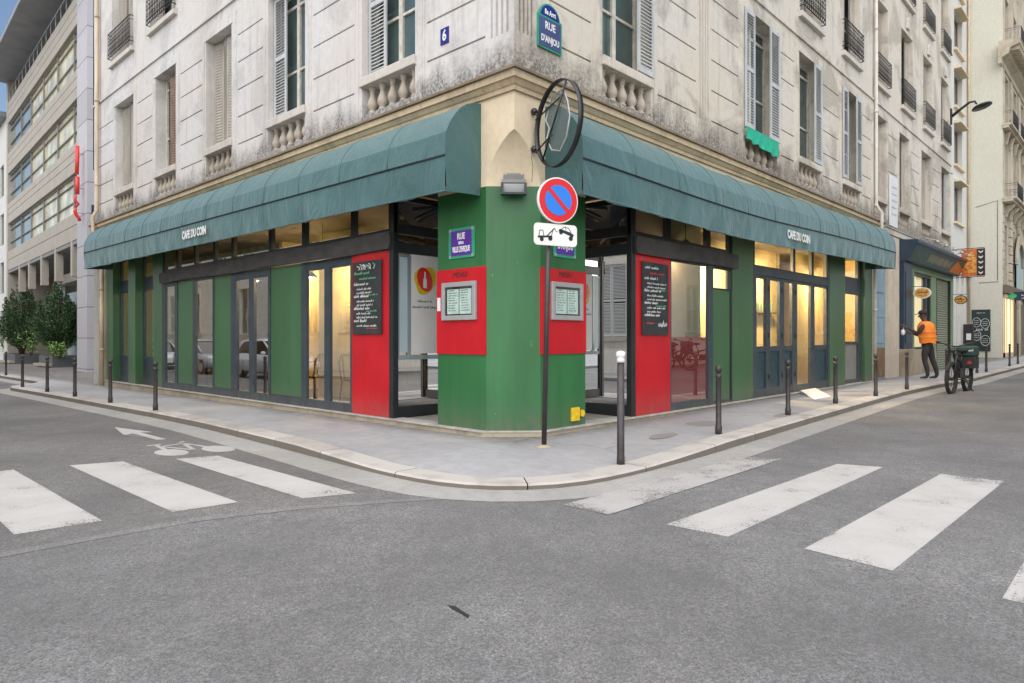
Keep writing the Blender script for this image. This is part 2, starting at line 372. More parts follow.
class MB:
    def __init__(s): s.v = []; s.f = []; s.sm = []; s.mi = []
    def add(s, vs, fs, smooth=False, mi=0):
        b = len(s.v); s.v += [tuple(v) for v in vs]
        for f in fs: s.f.append([b + i for i in f]); s.sm.append(smooth); s.mi.append(mi)
        return s
    def box(s, x0, x1, y0, y1, z0, z1, mi=0):
        vs = [(x, y, z) for z in (z0, z1) for y in (y0, y1) for x in (x0, x1)]
        return s.add(vs, [(0, 2, 3, 1), (4, 5, 7, 6), (0, 1, 5, 4), (2, 6, 7, 3), (0, 4, 6, 2), (1, 3, 7, 5)], False, mi)
    def fbox(s, fr, u0, u1, d0, d1, z0, z1, mi=0):
        vs = [fr.p(u, d, z) for z in (z0, z1) for d in (d0, d1) for u in (u0, u1)]
        return s.add(vs, [(0, 2, 3, 1), (4, 5, 7, 6), (0, 1, 5, 4), (2, 6, 7, 3), (0, 4, 6, 2), (1, 3, 7, 5)], False, mi)
    def fquad(s, fr, u0, u1, d, z0, z1, mi=0):
        return s.add([fr.p(u0, d, z0), fr.p(u1, d, z0), fr.p(u1, d, z1), fr.p(u0, d, z1)], [(0, 1, 2, 3)], False, mi)
    def fpoly(s, fr, u, z, pts, d, th=.004, mi=0):
        """flat shape of thickness th in reading coordinates about (u, z)"""
        n = len(pts)
        vs = [fr.p(u + fr.r * a, d, z + b) for a, b in pts] + [fr.p(u + fr.r * a, d + th, z + b) for a, b in pts]
        return s.add(vs, [tuple(range(n)), tuple(range(n, 2 * n))] + [(i, (i + 1) % n, n + (i + 1) % n, n + i) for i in range(n)], False, mi)
    def prism(s, poly, z0, z1, mi=0):
        n = len(poly)
        def zz(z, x, y): return z(x, y) if callable(z) else z
        vs = [(x, y, zz(z0, x, y)) for x, y in poly] + [(x, y, zz(z1, x, y)) for x, y in poly]
        return s.add(vs, [tuple(range(n))[::-1], tuple(range(n, 2 * n))] + [(i, (i + 1) % n, n + (i + 1) % n, n + i) for i in range(n)], False, mi)
    def tube(s, pts, r, n=8, cap=True, mi=0, closed=False):
        pts = [Vector(p) for p in pts]; m = len(pts); rings = []
        rs = r if isinstance(r, (list, tuple)) else [r] * m
        prev = None
        for i, p in enumerate(pts):
            a = pts[i - 1] if (i > 0 or closed) else p
            b = pts[(i + 1) % m] if (i < m - 1 or closed) else p
            t = (b - a).normalized()
            if prev is None:
                ref = Vector((0, 0, 1)) if abs(t.z) < .9 else Vector((1, 0, 0))
                x = t.cross(ref).normalized()
            else:
                x = (prev - t * prev.dot(t)); x = x.normalized() if x.length > 1e-6 else t.orthogonal().normalized()
            prev = x; y = t.cross(x)
            rings.append([p + (x * math.cos(2 * PI * k / n) + y * math.sin(2 * PI * k / n)) * rs[i] for k in range(n)])
        vs = [v for ring in rings for v in ring]
        fs = [(i * n + k, i * n + (k + 1) % n, (i + 1) * n + (k + 1) % n, (i + 1) * n + k) for i in range(m - 1) for k in range(n)]
        if closed: fs += [((m - 1) * n + k, (m - 1) * n + (k + 1) % n, (k + 1) % n, k) for k in range(n)]
        s.add(vs, fs, True, mi)
        if cap and not closed:
            b = len(s.v) - m * n
            s.f.append([b + k for k in range(n)][::-1]); s.sm.append(False); s.mi.append(mi)
            s.f.append([b + (m - 1) * n + k for k in range(n)]); s.sm.append(False); s.mi.append(mi)
        return s
    def lathe(s, c, prof, n=16, mi=0, smooth=True):
        vs = [(c[0] + r * math.cos(2 * PI * k / n), c[1] + r * math.sin(2 * PI * k / n), c[2] + z) for r, z in prof for k in range(n)]
        m = len(prof)
        fs = [(i * n + k, i * n + (k + 1) % n, (i + 1) * n + (k + 1) % n, (i + 1) * n + k) for i in range(m - 1) for k in range(n)]
        s.add(vs, fs, smooth, mi)
        b = len(s.v) - m * n
        for i in (0, m - 1):
            if prof[i][0] > 1e-4: s.f.append([b + i * n + k for k in range(n)]); s.sm.append(False); s.mi.append(mi)
        return s
    def sphere(s, c, r, n=12, mi=0, sq=(1, 1, 1)):
        m = n // 2 + 1
        vs = [(c[0] + sq[0] * r * math.sin(PI * i / m) * math.cos(2 * PI * k / n), c[1] + sq[1] * r * math.sin(PI * i / m) * math.sin(2 * PI * k / n), c[2] + sq[2] * r * math.cos(PI * i / m)) for i in range(1, m) for k in range(n)]
        vs += [(c[0], c[1], c[2] + r * sq[2]), (c[0], c[1], c[2] - r * sq[2])]
        fs = [(i * n + k, i * n + (k + 1) % n, (i + 1) * n + (k + 1) % n, (i + 1) * n + k) for i in range(m - 2) for k in range(n)]
        t = (m - 1) * n
        fs += [(t, (k + 1) % n, k) for k in range(n)] + [(t + 1, (m - 2) * n + k, (m - 2) * n + (k + 1) % n) for k in range(n)]
        return s.add(vs, fs, True, mi)
    def build(s, name, mats, parent=None, bevel=0, weld=False, root=None):
        org = Vector(ORG.get(parent.name if parent else '', (0, 0, 0)))
        me = bpy.data.meshes.new(name)
        me.from_pydata([tuple(Vector(v) - org) for v in s.v], [], s.f)
        if not isinstance(mats, (list, tuple)): mats = [mats]
        for m in mats: me.materials.append(m)
        me.polygons.foreach_set('use_smooth', s.sm); me.polygons.foreach_set('material_index', s.mi)
        bm = bmesh.new(); bm.from_mesh(me)
        if weld: bmesh.ops.remove_doubles(bm, verts=bm.verts, dist=1e-5)
        bmesh.ops.recalc_face_normals(bm, faces=bm.faces)
        bm.to_mesh(me); bm.free(); me.update()
        o = bpy.data.objects.new(name, me); COL.objects.link(o)
        if parent:
            o.parent = parent; ORG[o.name] = ORG.get(parent.name, (0, 0, 0))
        else: ORG[o.name] = (0, 0, 0)
        if bevel:
            b = o.modifiers.new('bevel', 'BEVEL'); b.width = bevel; b.segments = 2; b.limit_method = 'ANGLE'; b.angle_limit = math.radians(40)
        return o

def thing(name, label, cat, loc=(0, 0, 0), group=None):
    o = bpy.data.objects.new(name, None); COL.objects.link(o)
    o.location = loc; o.empty_display_size = .1
    o['label'] = label; o['category'] = cat
    if group: o['group'] = group
    ORG[o.name] = tuple(loc)
    return o
def tag(o, label, cat, group=None):
    o['label'] = label; o['category'] = cat
    if group: o['group'] = group
    return o
def struct(o): o['kind'] = 'structure'; return o
def dup(o, loc, rz=0, label=None, group=None):
    r = o.copy(); COL.objects.link(r); r.location = loc; r.rotation_euler = (0, 0, rz)
    if label: r['label'] = label
    if group: r['group'] = group
    for ch in list(o.children):
        c = ch.copy(); COL.objects.link(c); c.parent = r
        for g in list(ch.children):
            d = g.copy(); COL.objects.link(d); d.parent = c
    return r

def relief(fr, us, zs, dep, mat, name, parent, mb=None, weld=True):
    """one connected wall sheet whose cells stand at different depths: grooves, surrounds, openings"""
    us = sorted(set(round(u, 4) for u in us)); zs = sorted(set(round(z, 4) for z in zs))
    mb = mb or MB(); idx = {}
    def vid(u, d, z):
        k = (round(u, 4), round(d, 4), round(z, 4))
        if k not in idx: idx[k] = len(mb.v); mb.v.append(fr.p(*k))
        return idx[k]
    def face(*q): mb.f.append([vid(*k) for k in q]); mb.sm.append(False); mb.mi.append(0)
    D = [[dep((us[i] + us[i + 1]) / 2, (zs[j] + zs[j + 1]) / 2) for j in range(len(zs) - 1)] for i in range(len(us) - 1)]
    HOLE = -.22
    for i in range(len(us) - 1):
        for j in range(len(zs) - 1):
            d = D[i][j]; u0, u1, z0, z1 = us[i], us[i + 1], zs[j], zs[j + 1]
            if d is not None: face((u0, d, z0), (u1, d, z0), (u1, d, z1), (u0, d, z1))
            dd = HOLE if d is None else d
            if i + 1 < len(us) - 1:
                e = D[i + 1][j]; e = HOLE if e is None else e
                if abs(e - dd) > 1e-5: face((u1, dd, z0), (u1, e, z0), (u1, e, z1), (u1, dd, z1))
            if j + 1 < len(zs) - 1:
                e = D[i][j + 1]; e = HOLE if e is None else e
                if abs(e - dd) > 1e-5: face((u0, dd, z1), (u1, dd, z1), (u1, e, z1), (u0, e, z1))
    return mb.build(name, mat, parent)

def text(body, size, fr, u, z, d, mat, name, parent, sx=1.0, bold=.0, th=.003):
    cu = bpy.data.curves.new('lettering', 'FONT'); cu.body = body; cu.size = size; cu.align_x = 'CENTER'; cu.align_y = 'CENTER'
    cu.extrude = th / 2; cu.offset = bold; cu.resolution_u = 3
    t = bpy.data.objects.new('lettering', cu); COL.objects.link(t)
    dg = bpy.context.evaluated_depsgraph_get(); dg.update()
    me = bpy.data.meshes.new_from_object(t.evaluated_get(dg))
    bpy.data.objects.remove(t); bpy.data.curves.remove(cu)
    mb = MB()
    mb.add([fr.p(u + fr.r * v.co.x * sx, d + th / 2 + v.co.z, z + v.co.y) for v in me.vertices], [tuple(p.vertices) for p in me.polygons])
    bpy.data.meshes.remove(me)
    return mb.build(name, mat, parent)

def disc(r, n=24, rx=None): return [((rx or r) * math.cos(2 * PI * k / n), r * math.sin(2 * PI * k / n)) for k in range(n)]
def rrect(w, h, r, n=4):
    out = []
    for cx, cy, a in ((w / 2 - r, h / 2 - r, 0), (-w / 2 + r, h / 2 - r, 90), (-w / 2 + r, -h / 2 + r, 180), (w / 2 - r, -h / 2 + r, 270)):
        out += [(cx + r * math.cos(math.radians(a + 90 * k / n)), cy + r * math.sin(math.radians(a + 90 * k / n))) for k in range(n + 1)]
    return out

def ribbon(mb, fr, u, z, pts, d, w, mi=0):
    for (a0, b0), (a1, b1) in zip(pts, pts[1:]):
        dx, dy = a1 - a0, b1 - b0; l = math.hypot(dx, dy) or 1
        nx, ny = -dy / l * w / 2, dx / l * w / 2
        mb.add([fr.p(u + fr.r * (a0 + nx), d, z + b0 + ny), fr.p(u + fr.r * (a0 - nx), d, z + b0 - ny), fr.p(u + fr.r * (a1 - nx), d, z + b1 - ny), fr.p(u + fr.r * (a1 + nx), d, z + b1 + ny)], [(0, 1, 2, 3)], False, mi)

def scrawl(mb, fr, u, z, a0, b0, length, h, d, w, rnd, mi=0):
    """a line of handwriting too small to read: joined loops in word-long runs"""
    a = a0
    while a < a0 + length:
        wl = rnd.uniform(2, 6) * h
        pts = []
        while wl > 0 and a < a0 + length:
            st = h * rnd.uniform(.28, .5)
            top = b0 + h * rnd.choice((.55, .6, .6, 1.0))
            pts += [(a, b0 + rnd.uniform(-.1, .1) * h), (a + st * .5, top), (a + st * .6, b0 + h * .2)]
            a += st; wl -= st
        if len(pts) > 1: ribbon(mb, fr, u, z, pts, d, w, mi)
        a += h * .55

FL = Frame((0, 0), (0, 1), (-1, 0))       # cafe front on the street with the bike mark: u = y
FR = Frame((0, 0), (1, 0), (0, -1))       # cafe front on the street with the vested man: u = x
s2 = math.sqrt(.5)
FC = Frame((.245, .245), (s2, -s2), (-s2, -s2))   # the cut corner

# ------------------------------------------------------------------ ground
def flat(poly, off, name, mat, tri=True):
    bm = bmesh.new()
    vs = [bm.verts.new((x, y, gz(x, y) + off)) for x, y in poly]
    f = bm.faces.new(vs)
    if f.normal.z < 0: f.normal_flip()
    bmesh.ops.triangulate(bm, faces=[f])
    me = bpy.data.meshes.new(name); bm.to_mesh(me); bm.free()
    me.materials.append(mat)
    o = bpy.data.objects.new(name, me); COL.objects.link(o)
    return struct(o)

ROAD = -.112
flat([(-160, -160), (160, -160), (160, 160), (-160, 160)], ROAD, 'road', M_ASPH)
seam = [(-8.6, -.35), (-5.13, -.30), (-4.57, -.32), (-3.9, -.37), (-3.21, -.62), (-2.54, -1.02), (-2.05, -1.35)]
flat(seam + [(-1.4, -.6), (-.5, 60), (-8.6, 60)], ROAD + .0015, 'street_road', M_ASPH2)

K = [(-.75, 62), (-.75, 19.6), (-1.05, 18.7), (-1.8, 18.0), (-1.95, 17.4), (-1.86, 15), (-1.82, 13), (-1.77, 10), (-1.71, 7), (-1.72, 5), (-1.83, 2.9), (-1.95, 1), (-2.02, .1)]
K += [(-.82 - 1.2 * math.cos(a), -.75 - 1.2 * math.sin(a)) for a in [PI / 2 * k / 8 for k in range(0, 9)]]
K += [(0, -1.98), (1, -1.98), (2.2, -1.93), (4.2, -1.84), (8.4, -1.68), (11.3, -1.60), (14, -1.66), (16.7, -1.88), (20, -1.87), (28, -1.87), (60, -1.75)]
def resample(P, step):
    out = [P[0]]; acc = 0
    for a, b in zip(P, P[1:]):
        l = math.hypot(b[0] - a[0], b[1] - a[1]); t = step - acc
        while t <= l:
            out.append((a[0] + (b[0] - a[0]) * t / l, a[1] + (b[1] - a[1]) * t / l)); t += step
        acc = (acc + l) % step
    return out
def smooth(P, n=3):
    for _ in range(n):
        P = [P[0]] + [((a[0] + 2 * b[0] + c[0]) / 4, (a[1] + 2 * b[1] + c[1]) / 4) for a, b, c in zip(P, P[1:], P[2:])] + [P[-1]]
    return P
KR = smooth(resample(K, .30), 3)
def offset(P, d):
    out = []
    for i, p in enumerate(P):
        a = P[max(0, i - 1)]; b = P[min(len(P) - 1, i + 1)]
        tx, ty = b[0] - a[0], b[1] - a[1]; l = math.hypot(tx, ty)
        out.append((p[0] - ty / l * d, p[1] + tx / l * d))
    return out
def drop(x, y):                                  # lowered kerb round the corner for the two crossings
    d = math.hypot(x + 1.2, y + 1.1)
    return .048 * max(0, min(1, (3.0 - d) / 1.6))
KI, KW, KG = offset(KR, .29), offset(KR, 1.0), offset(KR, -.38)
# pavement: flat field, then a strip that ramps down to the kerb
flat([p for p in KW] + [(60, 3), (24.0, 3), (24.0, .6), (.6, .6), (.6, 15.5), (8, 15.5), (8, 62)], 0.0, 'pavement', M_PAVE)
mb = MB()
for (a, b, c, d) in zip(KI, KI[1:], KW[1:], KW):
    mb.add([(a[0], a[1], gz(*a) - drop(*a)), (b[0], b[1], gz(*b) - drop(*b)), (c[0], c[1], gz(*c)), (d[0], d[1], gz(*d))], [(0, 1, 2, 3)])
struct(mb.build('pavement_edge', M_PAVE, weld=True))
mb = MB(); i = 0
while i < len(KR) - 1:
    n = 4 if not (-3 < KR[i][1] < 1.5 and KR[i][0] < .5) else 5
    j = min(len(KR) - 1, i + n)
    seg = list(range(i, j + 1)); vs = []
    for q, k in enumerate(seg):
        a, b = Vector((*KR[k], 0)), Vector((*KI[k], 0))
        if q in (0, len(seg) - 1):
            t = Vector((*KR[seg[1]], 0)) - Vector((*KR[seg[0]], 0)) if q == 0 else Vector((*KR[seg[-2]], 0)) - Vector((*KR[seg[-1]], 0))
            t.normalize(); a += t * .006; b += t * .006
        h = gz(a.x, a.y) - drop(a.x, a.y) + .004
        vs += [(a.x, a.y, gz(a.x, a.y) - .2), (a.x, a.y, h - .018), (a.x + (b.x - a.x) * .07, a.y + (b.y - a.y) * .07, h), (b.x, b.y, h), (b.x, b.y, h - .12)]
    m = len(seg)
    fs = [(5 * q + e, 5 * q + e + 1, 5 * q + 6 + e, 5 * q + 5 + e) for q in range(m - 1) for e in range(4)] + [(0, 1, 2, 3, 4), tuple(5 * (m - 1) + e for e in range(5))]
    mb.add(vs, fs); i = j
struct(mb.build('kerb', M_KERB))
mb = MB()
for (a, b, c, d) in zip(KR, KR[1:], KG[1:], KG):
    mb.add([(p[0], p[1], gz(*p) + ROAD + .003 + (.012 if q < 2 else 0)) for q, p in enumerate((a, b, c, d))], [(0, 1, 2, 3)])
struct(mb.build('gutter', M_GUTTER, weld=True))
flat([(x, y + .05) for x, y in seam[1:]] + [(x - .02, y - .07) for x, y in seam[1:]][::-1], ROAD + .0025, 'road_joint', M_JOINT)
# painted markings
for poly in ([(-4.97, .18), (-4.43, .12), (-4.43, 3.15), (-4.93, 3.10)], [(-3.97, 0), (-3.47, -.08), (-3.48, 2.80), (-3.96, 2.98)], [(-3.04, -.36), (-2.62, -.54), (-2.60, 2.35), (-3.02, 2.52)], [(-6.1, .3), (-5.5, .25), (-5.5, 3.2), (-6.1, 3.2)], [(-7.1, .3), (-6.6, .25), (-6.6, 3.2), (-7.1, 3.2)]):
    flat(poly, ROAD + .004, 'crosswalk_stripe', M_ZEBRA)
for k, poly in enumerate(([(-1.74, -2.63), (-1.73, -2.17), (1.33, -2.25), (1.50, -2.68)], [(-1.66, -3.56), (-1.67, -3.09), (1.60, -3.22), (1.72, -3.63)], [(-1.66, -4.57), (-1.58, -4.04), (1.71, -4.15), (1.71, -4.66)], [(-1.70, -5.62), (-1.75, -5.10), (1.75, -5.12), (1.75, -5.66)], [(-1.75, -6.6), (-1.75, -6.1), (1.7, -6.1), (1.7, -6.6)])):
    flat(poly, ROAD + (.006 if k == 0 else .0015 + .0002 * k), 'crosswalk_stripe', M_ZEBRA2 if k == 0 else M_ZEBRA)
flat([(-2.61, 4.25), (-2.50, 4.25), (-2.50, 5.25), (-2.36, 5.15), (-2.56, 6.25), (-2.76, 5.15), (-2.61, 5.25)], ROAD + .004, 'bike_lane_arrow', M_ZEBRA)
def on_road(pts, off, mb): mb.add([(x, y, gz(x, y) + ROAD + off) for x, y in pts], [tuple(range(len(pts)))])
mb = MB()
for cx, cy in ((-2.88, 3.02), (-2.38, 2.86)): on_road([(cx + .17 * math.cos(2 * PI * k / 20), cy + .30 * math.sin(2 * PI * k / 20)) for k in range(20)], .004, mb)
for a, b, w in (((-2.88, 3.05), (-2.80, 3.75), .06), ((-2.80, 3.6), (-2.50, 3.65), .06), ((-2.50, 3.7), (-2.38, 2.9), .06), ((-2.62, 3.0), (-2.80, 3.6), .05), ((-2.62, 3.0), (-2.5, 3.65), .05), ((-2.9, 3.8), (-2.72, 3.82), .08), ((-2.54, 3.72), (-2.42, 3.85), .06)):
    dx, dy = b[0] - a[0], b[1] - a[1]; l = math.hypot(dx, dy); nx, ny = -dy / l * w / 2, dx / l * w / 2
    on_road([(a[0] + nx, a[1] + ny), (a[0] - nx, a[1] - ny), (b[0] - nx, b[1] - ny), (b[0] + nx, b[1] + ny)], .0048, mb)
struct(mb.build('bike_lane_symbol', M_ZEBRA))
M_PATCH = asphalt('pavement_patch', (.26, .25, .235), (.33, .32, .305), .3, False)
for k, (x, y, a, b) in enumerate([(1.55, -1.15, .32, .13), (3.0, -.95, .35, .22), (4.85, -1.4, .42, .13), (7.1, -1.36, .26, .10)]):
    flat([(x + a * math.cos(2 * PI * q / 14) * random.uniform(.85, 1.1), y + b * math.sin(2 * PI * q / 14) * random.uniform(.85, 1.1)) for q in range(14)], .002 + .0004 * k, 'pavement_patch', M_PATCH)
flat([(-3.74, -3.04), (-3.72, -3.08), (-3.735, -3.14), (-3.75, -3.22), (-3.78, -3.24), (-3.765, -3.16), (-3.76, -3.10)], ROAD + .0015, 'tar_spot', M_RUBBER)

# ------------------------------------------------------------------ cafe building
B = thing('cafe_building', 'long stained limestone corner building with a green and red cafe on its ground floor', 'building')
UL, UR = 16.85, 24.58
WL = [(1.90, 3.20), (4.90, 6.22), (7.74, 8.96), (10.63, 11.90), (13.46, 14.87)]
WR = [(1.80, 3.06), (6.40, 7.92), (9.12, 10.40), (11.98, 13.36), (14.62, 15.80), (17.22, 18.34), (19.93, 21.25), (22.87, 24.25)]
W2L = [(1.9, 3.2), (4.9, 6.2), (7.74, 8.96), (10.66, 12.25), (13.5, 15.2)]
W2R = [(1.8, 3.06), (6.5, 7.9), (9.2, 10.5), (12.02, 13.38), (14.8, 16.0), (17.45, 18.8), (20.2, 21.5), (22.85, 24.1)]
Z1, Z1T, Z2S, Z2, Z2T = 5.25, 7.55, 8.75, 8.80, 11.2
def upper(fr, end, W1, W2, piers, z2off):
    us = [-.0, end]; zs = [4.55, 14.6]
    ZB0, ZB1 = 4.68, 5.10
    z2, z2t = Z2 + z2off, Z2T + z2off
    sc_z = 7.86 + (.12 if fr is FL else 0)
    for a, b in W1: us += [a, b, a - .2, b + .2, a - .17, b + .17, a - .24, b + .24, a - .08, b + .08]
    for a, b in W2: us += [a, b, a - .12, b + .12]
    fl = []
    for p0, p1 in piers:
        n = 4; w = (p1 - p0) / (2 * n + 1); us += [p0 - .05, p1 + .05]
        for k in range(n): fl.append((p0 + w * (2 * k + 1), p0 + w * (2 * k + 2)))
    for a, b in fl: us += [a, b]
    gr = [5.07 + .54 * k for k in range(5)]
    zs += [ZB0, ZB1, Z1, Z1T, Z1T + .18, Z1T + .22, sc_z, sc_z + .05, sc_z + .09, z2, z2t, z2t + .15, 5.02, 7.7]
    for g in gr: zs += [g, g + .028]
    for o in (0, 3.4): zs += [z2 + o, z2t + o, z2t + o + .15] if z2t + o + .15 < 14.5 else [z2 + o]
    def dep(u, z):
        for a, b in W1:
            if a < u < b and Z1 < z < Z1T: return -.30
            if a + 0 < u < b and ZB0 < z < ZB1: return -.20
        for a, b in W2:
            for o in (0, 3.4):
                if a < u < b and z2 + o < z < min(z2t + o, 14.6): return -.28
                if a - .12 < u < b + .12 and z2 + o < z < min(z2t + o + .15, 14.6): return .012
        if sc_z < z < sc_z + .05: return .035
        if sc_z + .05 < z < sc_z + .09: return -.012
        for p0, p1 in piers:
            if p0 - .05 < u < p1 + .05 and z < 7.7:
                if z > 5.02 and any(a < u < b for a, b in fl): return -.018
                return .014
        for a, b in W1:
            if a - .2 < u < b + .2 and z < Z1T + .22:
                if (a - .17 < u < b + .17 and z < Z1T + .18) and not (a - .08 < u < b + .08 and z < Z1T + .0): return .030
                return .018
            if a - .24 < u < b + .24 and z < Z1T + .22: return 0
        if any(g < z < g + .028 for g in gr): return -.034
        return 0
    return us, zs, dep
us, zs, dep = upper(FL, UL, WL, W2L, [(.03, .44)], 0)
relief(FL, us, zs, dep, M_STONE_L, 'wall', B)
us, zs, dep = upper(FR, UR, WR, W2R, [(.03, .36), (4.58, 5.0)], -.35)
relief(FR, us, zs, dep, M_STONE_R, 'wall', B)
mb = MB(); mb.box(.3, 24.5, .3, 9.5, 14.55, 14.8); mb.box(.3, 9, 9.5, 15.9, 14.55, 14.8); mb.build('roof', M_ZINC, B)
mb = MB(); mb.add([(0, UL, -.3), (9, UL, -.3), (9, UL, 14.6), (0, UL, 14.6)], [(0, 1, 2, 3)]); mb.add([(UR, 0, -.3), (UR, 9, -.3), (UR, 9, 14.6), (UR, 0, 14.6)], [(0, 1, 2, 3)]); mb.build('gable_wall', M_OFFW, B)

# cornice swept round the corner
def sweep(prof, la, lb, name, mat):
    mb = MB(); n = len(prof)
    vs = [(-d, la, z) for d, z in prof] + [(-d, -d, z) for d, z in prof] + [(lb, -d, z) for d, z in prof]
    mb.add(vs, [(s * n + i, s * n + i + 1, (s + 1) * n + i + 1, (s + 1) * n + i) for s in (0, 1) for i in range(n - 1)])
    return mb.build(name, mat, B)
sweep([(-.02, 4.28), (.035, 4.28), (.035, 4.33), (.055, 4.345), (.09, 4.40), (.115, 4.405), (.115, 4.488)], 16.87, 15.3, 'cornice', M_CORNICE)
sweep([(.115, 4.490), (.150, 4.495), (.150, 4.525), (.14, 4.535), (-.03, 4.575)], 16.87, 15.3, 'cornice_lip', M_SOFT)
mb = MB(); mb.fbox(FR, 15.305, UR, -.02, .07, 4.30, 4.46); mb.fbox(FR, 15.305, UR, -.02, .10, 4.464, 4.545); mb.build('string_course', M_STONE_R, B)

# cream frieze with the pointed squinch at the corner
mb = MB(); nz = 16; rows = []
for k in range(nz + 1):
    z = 3.18 + (3.81 - 3.18) * k / nz; c = .49 * (1 - (k / nz) ** 1.7) ** .75 if k < nz else 0
    rows.append([(0, 1.43, z), (0, c + 1e-3, z), (c + 1e-3, 0, z), (1.43, 0, z)])
rows.append([(0, 1.43, 4.3), (0, 1e-3, 4.3), (1e-3, 0, 4.3), (1.43, 0, 4.3)])
mb.add([v for r in rows for v in r], [(4 * k + q, 4 * k + q + 1, 4 * k + 5 + q, 4 * k + 4 + q) for k in range(nz + 1) for q in range(3)])
mb.fbox(FL, 1.43, UL, -.2, 0, 3.40, 4.3); mb.fbox(FR, 1.43, 14.44, -.2, 0, 3.40, 4.3)
mb.build('frieze', M_CREAM, B)

# green pillar with its red bands
mb = MB(); mb.prism([(0, 1.43), (0, .49), (.49, 0), (1.43, 0), (1.43, .3), (.3, 1.43)], .075, 3.185)
P_ = mb.build('corner_pillar', M_GREEN_D, B, .004)
for fr, *q in ((FL, .485, 1.435, -.01, .018, 1.04, 2.17), (FR, .482, 1.425, -.01, .018, 1.045, 2.155)):
    mb = MB(); mb.fbox(fr, *q); mb.build('red_board', M_RED, P_, .003)
for fr, u in ((FL, .96), (FR, .97)): text('MENU', .105, fr, u, 2.085, .0185, M_DARK, 'menu_lettering', P_, .95, 0)
mb = MB(); mb.fbox(FR, 1.10, 1.27, 0, .03, .14, .32); mb.build('socket_cover', M_YELLOW, P_, .006)
mb = MB(); mb.fpoly(FR, 1.345, .23, disc(.048), 0, .02); mb.build('socket_cap', M_YELLOW, P_)
mb = MB(); mb.fbox(FL, 1.35, 1.415, .018, .022, 1.62, 1.80); mb.build('sticker', M_WHITE, P_)

# plinth
UP = 15.63
pl = [(-.05, UP), (-.05, .51), (.51, -.05), (14.44, -.05), (14.44, .2), (.6, .2), (.2, .6), (.2, UP)]
mb = MB(); mb.prism(pl, lambda x, y: gz(x, y) - .15, .052); mb.build('plinth', M_PLINTH, B)
pl = [(-.07, UP), (-.07, .52), (.52, -.07), (14.44, -.07), (14.44, .2), (.6, .2), (.2, .6), (.2, UP)]
mb = MB(); mb.prism(pl, .053, .077); mb.build('plinth_coping', M_SILLST, B, .004)

def sash(parent, name, fr, U, Z, d0, d1, mat, gmat, skip=(), pd=None, split=False):
    """a glazed frame: U and Z list the upright and level bars; each cell between them gets its own pane"""
    mb = MB()
    for a, b in U: mb.fbox(fr, a, b, d0, d1, Z[0][0], Z[-1][1])
    for (a, b), (c, e) in zip(U, U[1:]):
        for z0, z1 in Z: mb.fbox(fr, b, c, d0 + .004, d1 - .006, z0, z1)
    f = mb.build(name, mat, parent, .004)
    pd = (d0 + d1) / 2 if pd is None else pd
    for i, ((a, b), (c, e)) in enumerate(zip(U, U[1:])):
        for j, ((z0, z1), (z2, z3)) in enumerate(zip(Z, Z[1:])):
            if (i, j) in skip: continue
            q = MB(); q.fquad(fr, b - .004, c + .004, pd, z1 - .004, z2 + .004); q.build('pane', gmat, f)
    return f
BOT = (.078, .22)
# street with the bike mark
w = sash(B, 'shop_window', FL, [(3.485, 3.54), (4.14, 4.30), (4.88, 5.04)], [BOT, (2.40, 2.55)], -.05, .012, M_SLATE, M_GLASS)
w = sash(B, 'shop_window', FL, [(6.16, 6.24), (6.80, 7.00), (7.54, 7.79)], [BOT, (2.40, 2.55)], -.05, .012, M_SLATE, M_GLASS)
w = sash(B, 'shop_window', FL, [(8.61, 8.66), (9.56, 9.69)], [BOT, (2.50, 2.55)], -.05, .012, M_SLATE, M_GLASS)
w = sash(B, 'shop_window', FL, [(10.56, 10.72), (11.31, 11.46)], [BOT, (2.46, 2.55)], -.05, .012, M_SLATE, M_GLASS)
for a, b in ((5.04, 6.16), (7.79, 8.61), (9.69, 10.56)):
    mb = MB(); mb.fbox(FL, a + .002, b - .002, -.04, -.004, .225, 2.545); g = mb.build('green_panel', M_GREEN, B, .003)
    mb = MB(); mb.fbox(FL, a + .001, b - .001, -.05, .01, .078, .222); mb.build('panel_rail', M_SLATE, g, .003)
mb = MB(); mb.fbox(FL, 2.52, 3.483, -.05, .014, .078, 2.548); mb.build('red_panel', M_RED, B, .004)
sash(B, 'transom_window', FL, [(2.42, 2.56), (3.46, 3.56), (4.94, 5.06), (6.15, 6.25), (7.72, 7.82), (8.58, 8.68), (9.58, 9.68), (10.56, 10.70), (11.38, 11.46)], [(2.80, 2.87), (3.34, 3.40)], -.09, -.01, M_DARK, M_GLASS)
for a, b in ((11.46, 12.05), (13.31, 13.84), (15.09, 15.63)):
    mb = MB(); mb.fbox(FL, a, b, -.25, .02, .078, 3.40); mb.build('pilaster', M_GREEN, B, .005)
for a, b in ((12.05, 13.31), (13.84, 15.09)):
    sash(B, 'shop_window', FL, [(a + .002, a + .06), (b - .06, b - .002)], [(.078, .18), (.70, .78), (2.48, 2.82), (3.34, 3.40)], -.22, -.165, M_SLATE, M_GLASS, skip=((0, 0),))
    mb = MB(); mb.fbox(FL, a + .06, b - .06, -.21, -.185, .18, .70); mb.build('kick_panel', M_SLATE, B)
    mb = MB(); mb.fbox(FL, a + .001, b - .001, -.165, -.02, .065, .082); mb.build('window_ledge', M_SLATE, B)
mb = MB(); mb.fbox(FL, 2.42, 2.518, -.06, .012, .078, 3.40); mb.build('door_jamb', M_DARK, B, .004)
